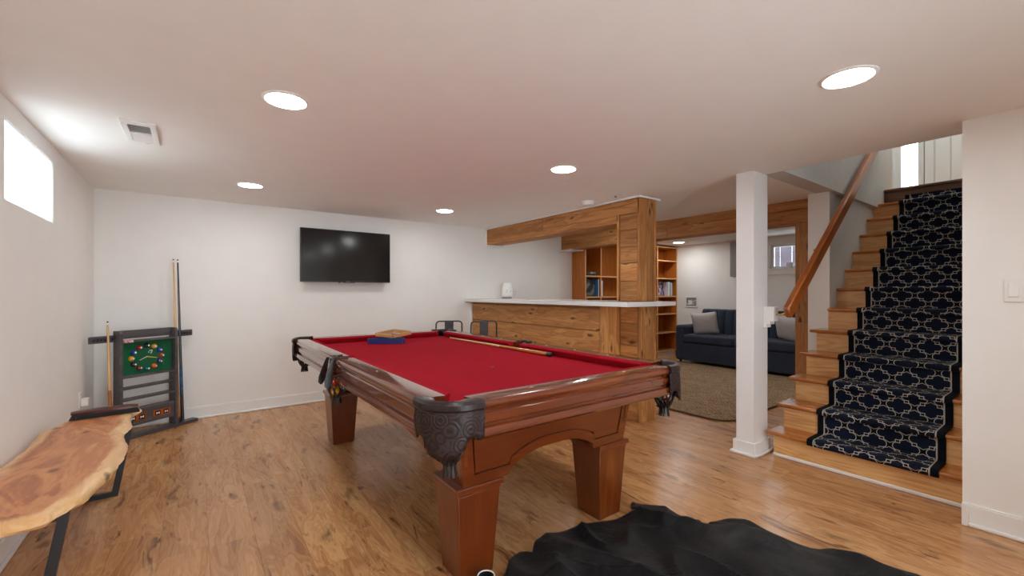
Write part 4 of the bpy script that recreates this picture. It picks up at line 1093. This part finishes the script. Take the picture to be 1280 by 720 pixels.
MB().add([(0, -0.078, 0.666), (-0.055, -0.078, 0.642), (-0.056, -0.078, 0.646), (0, -0.078, 0.672), (0, -0.076, 0.666), (-0.055, -0.076, 0.642), (-0.056, -0.076, 0.646), (0, -0.076, 0.672)],
         [(3, 2, 1, 0), (4, 5, 6, 7), (0, 1, 5, 4), (1, 2, 6, 5), (2, 3, 7, 6), (3, 0, 4, 7)]).build('clock_hand', 'white', clk)
m = MB(); m.box(0.020, 0.046, -0.0712, -0.070, 0.716, 0.721); m.prism([(0.040, 0.716), (0.046, 0.716), (0.036, 0.690), (0.030, 0.690)], 'Y', -0.0712, -0.070); m.box(0.012, 0.022, -0.0712, -0.070, 0.702, 0.707)
m.build('dial_mark', 'white', clk)
MB().box(-0.195, -0.125, -0.1192, -0.118, 0.806, 0.828).build('sticker', cover_mat('red_white_sticker', [rgb(200, 30, 60), rgb(235, 225, 225), rgb(210, 60, 90)], 60), rk)
for xc in (-0.095, 0.095):
    pl = MB().box(xc-0.070, xc+0.070, -0.1155, -0.112, 0.140, 0.196).build('copper_plate', 'copper', rk, bevel=0.001)
    for dx in (-0.034, 0.034):
        MB().box(xc+dx-0.022, xc+dx+0.022, -0.1170, -0.1155, 0.148, 0.188).build('inlay', 'black', pl)
        m = MB(); X_ = xc+dx
        m.prism([(X_-0.013, 0.157), (X_, 0.166), (X_+0.013, 0.157), (X_+0.013, 0.179), (X_, 0.170), (X_-0.013, 0.179)], 'Y', -0.1180, -0.1170)
        m.build('emblem', 'white', pl)
def rk_w(x, y, z):
    return (rk.location.x+x*math.cos(RA)-y*math.sin(RA), rk.location.y+x*math.sin(RA)+y*math.cos(RA), z)
def rack_cue(label, xb, xt, yb, yt, L, mats, **kw):
    p0 = Vector(rk_w(xb, yb, 0.031)); p1 = Vector(rk_w(xt, yt, 0.031+L)); return cue('pool_cue', label, tuple(p0), tuple(p1-p0), L, mats, **kw)
rack_cue('short pale cue in the rack holder next to the window wall', -0.270, -0.276, -0.100, -0.066, 0.96, ('cuebutt', 'cuewood', None))
rack_cue('tall pale wood cue leaning in the rack beside the green clock', 0.243, 0.238, -0.098, -0.036, 1.50, ('cuebutt', 'cuewood', None))
rack_cue('tall black cue with blue patterned wrap leaning in the rack', 0.278, 0.276, -0.098, -0.036, 1.50, ('blackcue', 'blackcue', 'bluewrap'))

# ================================================================== LIVE EDGE BENCH
bn = thing('live_edge_bench', 'live edge wooden slab bench with black steel legs under the window', 'bench', (-0.49, 2.9, 0))
right = [(-0.285, 3.735), (-0.278, 3.66), (-0.300, 3.57), (-0.312, 3.47), (-0.300, 3.36), (-0.288, 3.25), (-0.302, 3.14), (-0.300, 3.02), (-0.270, 2.88), (-0.262, 2.74), (-0.270, 2.58), (-0.288, 2.42), (-0.318, 2.28), (-0.345, 2.18), (-0.380, 2.10), (-0.43, 2.06), (-0.55, 2.07), (-0.64, 2.09)]
left = [(-0.672, 2.15), (-0.682, 2.35), (-0.670, 2.6), (-0.676, 2.85), (-0.660, 3.05), (-0.672, 3.2), (-0.662, 3.32), (-0.640, 3.42), (-0.612, 3.52), (-0.600, 3.62), (-0.588, 3.70), (-0.575, 3.745), (-0.45, 3.752), (-0.33, 3.752)]
out = right+left
# densify
dense = []
rj = random.Random(4)
for i in range(len(out)):
    a, b = out[i], out[(i+1) % len(out)]; p_, n_ = out[i-1], out[(i+2) % len(out)]
    for k in range(4):
        u = k/4; h = [0.5*((2*a[j])+(-p_[j]+b[j])*u+(2*p_[j]-5*a[j]+4*b[j]-n_[j])*u*u+(-p_[j]+3*a[j]-3*b[j]+n_[j])*u**3) for j in (0, 1)]
        dense.append((h[0]+rj.uniform(-0.0025, 0.0025), h[1]+rj.uniform(-0.002, 0.002)))
cxb, cyb = -0.48, 2.9
ZS = 0.48; nD = len(dense)
def inset(p, d):
    # towards the slab's spine
    sx_ = -0.475; sy_ = min(max(p[1], 2.25), 3.55)
    vx, vy = sx_-p[0], sy_-p[1]; l = math.hypot(vx, vy)
    return (p[0]+vx/l*d, p[1]+vy/l*d)
rings = []; sap = []
for (d, z, s_) in ((0.10, ZS-0.046, 0.2), (0.045, ZS-0.046, 0.6), (0.012, ZS-0.041, 1.0), (0.0, ZS-0.028, 1.0), (0.008, ZS-0.014, 1.0), (0.018, ZS-0.004, 1.0), (0.030, ZS, 0.8), (0.060, ZS, 0.42), (0.10, ZS, 0.05)):
    ring = []
    for k, p in enumerate(dense):
        wv_ = 0.012*math.sin(k*0.37)+0.008*math.sin(k*0.83+1)
        q = inset(p, max(0, d+(wv_ if 0 < d < 0.05 else 0))); ring.append((q[0], q[1], z))
    rings.append(ring); sap += [s_]*nD
m = MB(bn).loft(rings, cap=False)
# top and bottom caps as strips to the spine
k0 = len(m.v)
def cap(ring_idx, z, flip):
    base_ = ring_idx*nD; start = len(m.v)
    for k in range(nD):
        p = rings[ring_idx][k]; sy_ = min(max(p[1], 2.25), 3.55); m.v.append(tuple(Vector((-0.475, sy_, z))-m.o)); sap.append(0.0)
    for k in range(nD):
        j = (k+1) % nD; m.f.append((base_+k, base_+j, start+j, start+k))
cap(len(rings)-1, ZS, False); cap(0, ZS-0.046, True)
o = m.build('slab', 'live', bn, smooth='angle')
at = o.data.attributes.new('sap', 'FLOAT', 'POINT'); at.data.foreach_set('value', sap)
for yc in (3.50, 2.20):
    m = MB(bn); hw = 0.013
    zt = ZS-0.047
    outp = [(-0.300, zt), (-0.372, 0.0), (-0.610, 0.0), (-0.655, zt)]
    inp = [(-0.333, zt-0.025), (-0.400, 0.028), (-0.584, 0.028), (-0.623, zt-0.025)]
    if yc < 3:      # the slab is narrower here
        outp = [(x-0.062 if x > -0.5 else x, z) for x, z in outp]; inp = [(x-0.062 if x > -0.5 else x, z) for x, z in inp]
    m.loft([[(x, yc-hw, z) for x, z in outp], [(x, yc+hw, z) for x, z in outp], [(x, yc+hw, z) for x, z in inp], [(x, yc-hw, z) for x, z in inp]], cap=False, closed=True)
    m.build('leg_frame', 'blackmetal', bn, bevel=0.002)
# table brush
t = thing('table_brush', 'pool table brush with maroon wooden handle and black bristles on the bench', 'brush', (-0.432, 3.545, ZS), math.radians(4))
rings = []
for i in range(13):
    u = -1+2*i/12; xx = 0.148*u; hgt = 0.014*(1-abs(u)**3*0.5); wd_ = 0.030*(1-0.35*abs(u)**4)
    rings.append([(xx, -wd_, 0.030), (xx, wd_, 0.030), (xx, wd_, 0.038+hgt*0.3), (xx, wd_*0.45, 0.038+hgt), (xx, -wd_*0.45, 0.038+hgt), (xx, -wd_, 0.038+hgt*0.3)])
MB().loft(rings).build('handle', 'maroonwood', t, smooth='angle')
br = MB(); rj = random.Random(2)
for i in range(48):
    for j in range(5):
        x_ = -0.142+0.284*(i+0.5)/48; y_ = -0.024+0.012*j; sp = 1.10
        br.add([(x_-0.003, y_-0.003, 0.031), (x_+0.003, y_-0.003, 0.031), (x_, y_+0.003, 0.031), (x_*sp-0.0028, y_*sp-0.003, rj.uniform(0, 0.002)), (x_*sp+0.0028, y_*sp-0.003, 0.0), (x_*sp, y_*sp+0.003, 0.0)],
               [(0, 1, 4, 3), (1, 2, 5, 4), (2, 0, 3, 5), (3, 4, 5)])
q = br.build('bristles', 'bristle', t); q['kind'] = 'stuff'

# ================================================================== COWHIDE
outl = [(1.05, 1.475), (1.135, 1.545), (1.205, 1.565), (1.235, 1.530), (1.30, 1.580), (1.385, 1.600), (1.45, 1.592), (1.52, 1.585), (1.60, 1.572), (1.69, 1.540), (1.78, 1.506), (1.86, 1.470), (1.895, 1.462), (1.93, 1.520), (1.985, 1.560), (2.045, 1.540),
        (2.100, 1.475), (2.10, 1.39), (2.085, 1.30), (2.105, 1.225), (2.09, 1.185), (2.155, 1.175), (2.235, 1.140), (2.275, 1.05), (2.295, 0.93), (2.32, 0.82), (2.385, 0.69), (2.42, 0.56), (2.44, 0.42), (2.46, 0.26), (2.40, 0.08), (2.27, -0.03), (2.12, 0.05), (1.98, 0.0), (1.82, 0.1),
        (1.62, 0.22), (1.50, 0.36), (1.32, 0.45), (1.20, 0.62), (1.10, 0.80), (1.02, 0.95), (0.99, 1.12), (0.955, 1.30), (0.98, 1.42)]
hc = (1.72, 0.92)
hd = []
for i in range(len(outl)):
    a, b = outl[i], outl[(i+1) % len(outl)]; p_, n_ = outl[i-1], outl[(i+2) % len(outl)]
    for k in range(5):
        u = k/5; hd.append(tuple(0.5*((2*a[j])+(-p_[j]+b[j])*u+(2*p_[j]-5*a[j]+4*b[j]-n_[j])*u*u+(-p_[j]+3*a[j]-3*b[j]+n_[j])*u**3) for j in (0, 1)))
from mathutils import noise as mnoise
def hz(x, y, rr):
    p = Vector((x*2.1, y*2.1, 1.7)); n1 = mnoise.noise(p); n2 = mnoise.noise(Vector((x*4.6+3, y*4.6, 4.2)))
    rid = 1-abs(mnoise.noise(Vector((x*2.6+0.9*y, y*1.7-x*0.6, 9.1))))*2.4
    rid2 = 1-abs(mnoise.noise(Vector((x*4.2-1.5*y, y*2.4+x, 3.3))))*3.0
    z = 0.012+0.022*max(0, n1+0.2)+0.012*max(0, n2)+0.046*max(0, rid)**2+0.030*max(0, rid2)**2
    # long fold from the hind leg towards the middle
    d = abs((x-1.90)*0.80+(y-1.40)*0.42); z += 0.042*math.exp(-(d/0.045)**2)*max(0, min(1, (1.55-y)*2.0))*max(0, min(1, (y-0.55)*3))
    e = max(0, (rr-0.86)/0.14); lift = 0.5+0.5*mnoise.noise(Vector((x*3.4, y*3.4, 7.0)))
    z = z*(1-0.35*e)+0.022*e*lift
    return max(0.010, z)
t_h = []
rings = []; NR = 44
for i in range(1, NR+1):
    q = (i/NR)**0.85; ring = []
    for p in hd:
        x, y = hc[0]+(p[0]-hc[0])*q, hc[1]+(p[1]-hc[1])*q; ring.append((x, y, hz(x, y, q)))
    rings.append(ring)
m = MB().loft(rings, cap=False); k0 = len(m.v); m.v.append((hc[0], hc[1], hz(hc[0], hc[1], 0))); nD = len(hd)
for k in range(nD): m.f.append((k, (k+1) % nD, k0))
o = m.build('cowhide_rug', 'hide', smooth=True)
so = o.modifiers.new('thickness', 'SOLIDIFY'); so.thickness = 0.006; so.offset = -1
bm = bmesh.new(); bm.from_mesh(o.data); bm.normal_update()
if sum(f.normal.z for f in bm.faces) < 0: bmesh.ops.reverse_faces(bm, faces=bm.faces)
bm.to_mesh(o.data); bm.free()
tag(o, 'wrinkled black cowhide rug on the floor beside the pool table', 'rug')

# white rimmed cup by the near leg
t = thing('cup', 'white rimmed dark cup on the floor at the pool table leg', 'cup', (0.955, 1.475, 0))
MB().lathe([(0.024, 0), (0.030, 0.004), (0.035, 0.060), (0.0355, 0.068), (0.032, 0.068), (0.028, 0.008), (0.0, 0.007)], n=28).build('body', 'black', t, smooth='angle')
MB().tube([(0.0338*math.cos(2*PI*k/28), 0.0338*math.sin(2*PI*k/28), 0.0685) for k in range(28)], 0.0026, 8, closed=True).build('rim', 'white', t, smooth=True)

# ================================================================== BAR STOOLS
def stool():
    t = thing('bar_stool', '', 'stool')
    zs = 0.64
    def rsq(h, r, z): 
        out = []
        for (sx, sy, a0) in ((1, 1, 0), (-1, 1, PI/2), (-1, -1, PI), (1, -1, 1.5*PI)):
            out += [(sx*(h-r)+r*math.cos(a0+PI/2*k/5), sy*(h-r)+r*math.sin(a0+PI/2*k/5), z) for k in range(6)]
        return out
    MB().loft([rsq(0.155, 0.05, zs-0.035), rsq(0.158, 0.05, zs-0.004), rsq(0.150, 0.05, zs), rsq(0.10, 0.05, zs-0.006)]).build('seat', 'darkmetal', t, smooth='angle')
    for sx in (-1, 1):
        for sy in (-1, 1):
            def q(f, w): 
                x, y, z = sx*(0.135+0.065*(1-f)), sy*(0.135+0.065*(1-f)), f*(zs-0.02)
                return [(x-w, y-w, z), (x+w, y-w, z), (x+w, y+w, z), (x-w, y+w, z)]
            l = MB().loft([q(0, 0.012), q(0.5, 0.015), q(1, 0.020)]).build('leg', 'darkmetal', t, bevel=0.003)
            MB().loft([[(a, b, 0.0) for a, b, c_ in q(0, 0.014)], [(a, b, 0.012) for a, b, c_ in q(0, 0.014)]]).build('foot_cap', 'black', l)
    h = 0.135+0.065*(1-0.35)
    for a, b in (((-h, -h), (h, -h)), ((h, -h), (h, h)), ((h, h), (-h, h)), ((-h, h), (-h, -h))):
        MB().tube([(a[0], a[1], 0.225), (b[0], b[1], 0.225)], 0.009, 8).build('footrest_rung', 'darkmetal', t, smooth='angle')
    zt = 0.885
    path = [(-0.15, -0.13, zs-0.02), (-0.153, -0.150, zs+0.06), (-0.150, -0.165, zt-0.05)]+[(-0.110+0.040*math.cos(a), -0.170, zt-0.040+0.040*math.sin(a)) for a in [PI-PI/2*k/5 for k in range(6)]]
    path = path+[(-x, y, z) for x, y, z in reversed(path)]
    MB().tube(path, 0.0085, 8).build('back_hoop', 'darkmetal', t, smooth='angle')
    m = MB().loft([[(-0.052, -0.172, zt-0.006), (0.052, -0.172, zt-0.006), (0.052, -0.178, zt-0.006), (-0.052, -0.178, zt-0.006)],
                   [(-0.050, -0.160, zt-0.12), (0.050, -0.160, zt-0.12), (0.050, -0.166, zt-0.12), (-0.050, -0.166, zt-0.12)],
                   [(-0.048, -0.140, zs-0.01), (0.048, -0.140, zs-0.01), (0.048, -0.147, zs-0.01), (-0.048, -0.147, zs-0.01)]])
    m.build('splat', 'darkmetal', t, bevel=0.002)
    return t
s1 = stool(); s2 = copy_tree(s1)
s1.location = (2.47, 4.66, 0); s1.rotation_euler = (0, 0, math.radians(-24)); s1['label'] = 'gunmetal bar stool with low back standing against the television wall end'; s1['group'] = 'metal bar stools at the bar'
s2.location = (2.80, 4.41, 0); s2.rotation_euler = (0, 0, math.radians(-26)); s2['label'] = 'gunmetal bar stool with low back standing against the cedar bar front'; s2['group'] = 'metal bar stools at the bar'

# ================================================================== BOOKCASE
bk = thing('bookcase', 'orange brown wooden bookcase with open bays along the wall behind the bar', 'bookcase', (6.3, 5.02, 0))
FY, BYk = 4.872, YB-0.004; KX0, KX1 = 5.045, XF-0.004; ZK = 2.10
divs = [KX0, 5.43, 6.05, 6.72, 6.985, KX1]
divs = [KX0, 5.420, 6.20, 6.965, KX1]
for k, x in enumerate(divs):
    a = x if k == 0 else (x-0.022 if k == len(divs)-1 else x-0.011)
    o = MB(bk).box(a, a+0.022, FY+0.004, BYk, 0, ZK).build('upright', 'teak', bk)
    MB(bk).box(a-0.0005, a+0.0225, FY, FY+0.004, 0, ZK).build('edge_band', 'edge', o)
for k in range(len(divs)-1):
    a, b = divs[k]+(0.022 if k == 0 else 0.011), divs[k+1]-(0.022 if k == len(divs)-2 else 0.011)
    MB(bk).box(a, b, BYk-0.008, BYk, 0.1, ZK).build('back_panel', 'teak', bk)
    zl = [0.11, 0.455, 0.81, 1.145, 1.487, 1.825, 2.085] if k == 3 else [0.11, 0.455, 0.81, 1.145, 1.487, 2.085]
    for z in zl:
        o = MB(bk).box(a, b, FY+0.008, BYk-0.008, z-0.011, z+0.011).build('shelf', 'teakx', bk)
        MB(bk).box(a, b, FY+0.004, FY+0.008, z-0.0115, z+0.0115).build('edge_band', 'edge', o)
    MB(bk).box(a, b, FY+0.03, FY+0.045, 0, 0.098).build('toe_kick', 'trim', bk)
def book(x, y, z, w_, d_, h_, mat, label, tilt=0.0, rot=0.0, name='magazine'):
    t = thing(name, label, name.replace('_', ' '), (x, y, z), rot)
    t.rotation_euler = (0, tilt, rot)
    MB().box(-w_/2+0.001, w_/2-0.001, -d_/2, d_/2-0.002, 0.001, h_-0.001).build('pages', 'white', t)
    m = MB(); m.box(-w_/2, -w_/2+0.001, -d_/2-0.001, d_/2, 0, h_); m.box(w_/2-0.001, w_/2, -d_/2-0.001, d_/2, 0, h_); m.box(-w_/2+0.001, w_/2-0.001, d_/2-0.002, d_/2, 0, h_)
    m.build('cover', mat, t); return t
zs_ = 1.1565
cvr = cover_mat('red_art_cover', [rgb(150, 30, 30), rgb(60, 30, 60), rgb(200, 200, 215), rgb(120, 60, 140), rgb(30, 30, 50)], 22)
# right bay: magazine facing out plus spines
t = thing('magazine', 'magazine with red and violet cover facing out of the right bookcase bay', 'magazine', (7.20, 4.955, zs_), 0); t.rotation_euler = (math.radians(-8), 0, 0.06)
MB().box(-0.105, 0.105, -0.004, 0.0, 0, 0.275).build('cover', cvr, t); MB().box(-0.103, 0.103, 0.0, 0.010, 0.001, 0.273).build('pages', 'white', t)
for k, (cc, lab) in enumerate(((rgb(220, 220, 226), 'thin white book beside the red magazine'), (rgb(36, 52, 96), 'navy spined book beside the bookcase upright'), (rgb(20, 24, 44), 'black spined book against the sofa wall side'))):
    book(7.345+0.045*k, 4.985, zs_, 0.026, 0.20, 0.27-0.008*k, plain('book_cover_%d' % k, cc, 0.4), lab, 0.0, 0, 'book')
# left bay
t = thing('magazine', 'grey and black magazine leaning in the bookcase bay behind the bar', 'magazine', (5.235, 4.965, zs_+0.012), 0); t.rotation_euler = (math.radians(-6), math.radians(7), -0.25)
MB().box(-0.085, 0.095, -0.004, 0.0, 0.002, 0.275).build('cover', cover_mat('grey_cover', [rgb(70, 70, 72), rgb(20, 20, 22), rgb(120, 116, 112), rgb(14, 14, 16)], 9), t); MB().box(-0.083, 0.093, 0.0, 0.010, 0.003, 0.273).build('pages', 'white', t)
book(5.372, 4.985, zs_, 0.016, 0.20, 0.285, plain('book_cover_blue', rgb(60, 120, 180), 0.4), 'light blue book leaning in the bookcase bay behind the bar', 0.0, 0, 'book')
book(5.455, 4.985, zs_, 0.03, 0.20, 0.26, plain('book_cover_steel', rgb(44, 70, 120), 0.4), 'steel blue book beside the bookcase divider', 0.0, 0, 'book')
t = thing('game_box', 'small black and white game box lying on the bookcase shelf', 'box', (5.25, 4.99, 1.498))
MB().box(-0.11, 0.10, -0.06, 0.07, 0, 0.030).build('lower_box', 'black', t, bevel=0.003)
MB().box(-0.03, 0.10, -0.062, 0.05, 0.031, 0.062).build('lid', cover_mat('lid_print', [rgb(20, 20, 30), rgb(180, 190, 210), rgb(40, 44, 70), rgb(220, 224, 230)], 40), t, bevel=0.003)

# ================================================================== SOFA ROOM
# jute rug
def rrect(x0, x1, y0, y1, r, n=8):
    return arc(x1-r, y0+r, r, -PI/2, 0, n)+arc(x1-r, y1-r, r, 0, PI/2, n)+arc(x0+r, y1-r, r, PI/2, PI, n)+arc(x0+r, y0+r, r, PI, 1.5*PI, n)
rgx = thing('jute_rug', 'brown braided jute rug on the floor before the sofa', 'rug', (5.3, 3.3, 0))
q = [(x-5.3, y-3.3) for x, y in rrect(3.985, 6.86, 2.035, 4.80, 0.20)]
MB().loft([[(x, y, 0) for x, y in q], [(x, y, 0.010) for x, y in q], [(x*0.997, y*0.997, 0.014) for x, y in q]]).build('weave', 'jute', rgx)
MB().tube([(x*1.001, y*1.001, 0.0085) for x, y in q], 0.0085, 6, closed=True).build('bound_edge', plain('dark_jute_binding', rgb(96, 72, 52), 0.9, var=0.2, nscale=60), rgx, smooth=True)
# sofa
SX0, SX1, SY0, SY1 = 6.80, 7.57, 2.36, 4.405
sf = thing('sofa', 'navy fabric sofa with channel tufted back against the far wall', 'sofa', ((SX0+SX1)/2, (SY0+SY1)/2, 0))
MB(sf).box(SX0+0.012, SX1, SY0+0.02, SY1-0.02, 0.055, 0.36).build('base', 'sofa', sf, bevel=0.015, seg=3)
for a, b in ((SY0, SY0+0.145), (SY1-0.145, SY1)):
    MB(sf).box(SX0, SX1-0.02, a, b, 0.05, 0.655).build('arm', 'sofa', sf, bevel=0.045, seg=4)
mid = (SY0+SY1)/2
for a, b in ((SY0+0.150, mid-0.003), (mid+0.003, SY1-0.150)):
    MB(sf).box(SX0-0.01, SX1-0.16, a, b, 0.364, 0.50).build('seat_cushion', 'sofa', sf, bevel=0.035, seg=4)
nch = 12; w_ = (SY1-SY0-0.30)/nch
for k in range(nch):
    a = SY0+0.15+k*w_
    rings = []
    for z, xf in ((0.46, 7.36), (0.60, 7.37), (0.75, 7.385), (0.86, 7.40), (0.905, 7.42), (0.925, 7.46)):
        ring = []
        for j in range(7):
            u = -1+2*j/6; ring.append((xf-0.030*(1-u**4)+0.012, a+w_*(u+1)/2, z-0.0*(u*u)))
        ring += [(SX1-0.005, a+w_, z), (SX1-0.005, a, z)]
        rings.append(ring)
    MB(sf).loft(rings).build('back_channel', 'sofa', sf, smooth='angle')
m_ = [(SX0+0.07, SY0+0.07), (SX0+0.07, SY1-0.07), (SX1-0.08, SY0+0.07), (SX1-0.08, SY1-0.07)]
for x, y in m_:
    MB(sf).lathe([(0.018, 0.0145), (0.026, 0.056)], (x, y, 0), n=14).build('foot', 'black', sf, smooth='angle')
def pillow(loc, rot, label, size=0.40):
    n = 16; vs = []; fs = []
    for side in (1, -1):
        for i in range(n+1):
            for j in range(n+1):
                u, v = -1+2*i/n, -1+2*j/n
                pin = 1-0.10*(1-u*u)*0-0.07*((1-u*u)*abs(v)**3+(1-v*v)*abs(u)**3)
                th = 0.075*((1-u**4)*(1-v**4))**0.55
                wr = 0.006*mnoise.noise(Vector((u*3, v*3, side*2.0)))*(1-u**4)*(1-v**4)
                vs.append((u*size/2*pin, side*(th+wr), v*size/2*pin+size/2))
    N_ = (n+1)**2
    for s in range(2):
        for i in range(n):
            for j in range(n):
                a = s*N_+i*(n+1)+j; fs.append((a, a+1, a+n+2, a+n+1))
    me_ = MB().add(vs, fs).build('throw_pillow', 'pillow', smooth=True)
    bm = bmesh.new(); bm.from_mesh(me_.data); bmesh.ops.remove_doubles(bm, verts=bm.verts, dist=1e-4); bmesh.ops.recalc_face_normals(bm, faces=bm.faces); bm.to_mesh(me_.data); bm.free()
    me_.location = loc; me_.rotation_euler = rot; tag(me_, label, 'pillow'); return me_
pillow((7.16, 4.02, 0.492), (math.radians(-20), math.radians(6), math.radians(112)), 'pale grey throw pillow on the sofa arm end near the bookcase', 0.42)
pillow((7.18, 2.72, 0.492), (math.radians(-20), math.radians(-8), math.radians(72)), 'pale grey throw pillow on the sofa end behind the cedar post', 0.42)
# recessed cable box
t = thing('recessed_outlet_box', 'white recessed cable box in the wall above the sofa', 'outlet', (XF, 4.575, 1.045), -PI/2)
m = MB(); hw, hh = 0.125, 0.10
m.box(-hw, hw, -0.012, 0, hh-0.022, hh); m.box(-hw, hw, -0.012, 0, -hh, -hh+0.022); m.box(-hw, -hw+0.022, -0.012, 0, -hh+0.022, hh-0.022); m.box(hw-0.022, hw, -0.012, 0, -hh+0.022, hh-0.022)
m.build('frame', 'white', t, bevel=0.002)
MB().box(-hw+0.022, hw-0.022, -0.002, 0, -hh+0.022, hh-0.022).build('back_plate', 'grey', t)
MB().box(-0.06, 0.02, -0.008, -0.002, -0.045, 0.03).build('outlet_plate', 'white', t, bevel=0.002)
MB().tube([(0.09, -0.006, 0.03), (0.03, -0.008, 0.0), (0.06, -0.008, -0.04), (-0.06, -0.009, -0.055), (-0.09, -0.006, -0.03)], 0.006, 8).build('cable', 'white', t, smooth=True)
# electrical panel by the window
t = thing('electrical_panel', 'grey metal electrical panel on the wall behind the white post', 'electrical panel', (XF, 3.56, 1.50), -PI/2)
MB().box(-0.24, 0.24, -0.085, 0, 0, 0.60).build('box', 'grey', t, bevel=0.004)
MB().box(-0.215, 0.215, -0.092, -0.085, 0.03, 0.57).build('panel_door', 'grey', t, bevel=0.003)
# candle pot on the window sill
t = thing('white_pot', 'small white pot on the window sill over the sofa', 'pot', (XF+0.015, 2.90, W2[2]))
MB().lathe([(0.036, 0), (0.042, 0.02), (0.046, 0.08), (0.046, 0.088), (0.042, 0.088), (0.040, 0.02), (0, 0.018)], n=24).build('pot', 'white', t, smooth='angle')
MB().lathe([(0.038, 0.018), (0.038, 0.07), (0, 0.071)], n=20).build('wax', 'white', t)
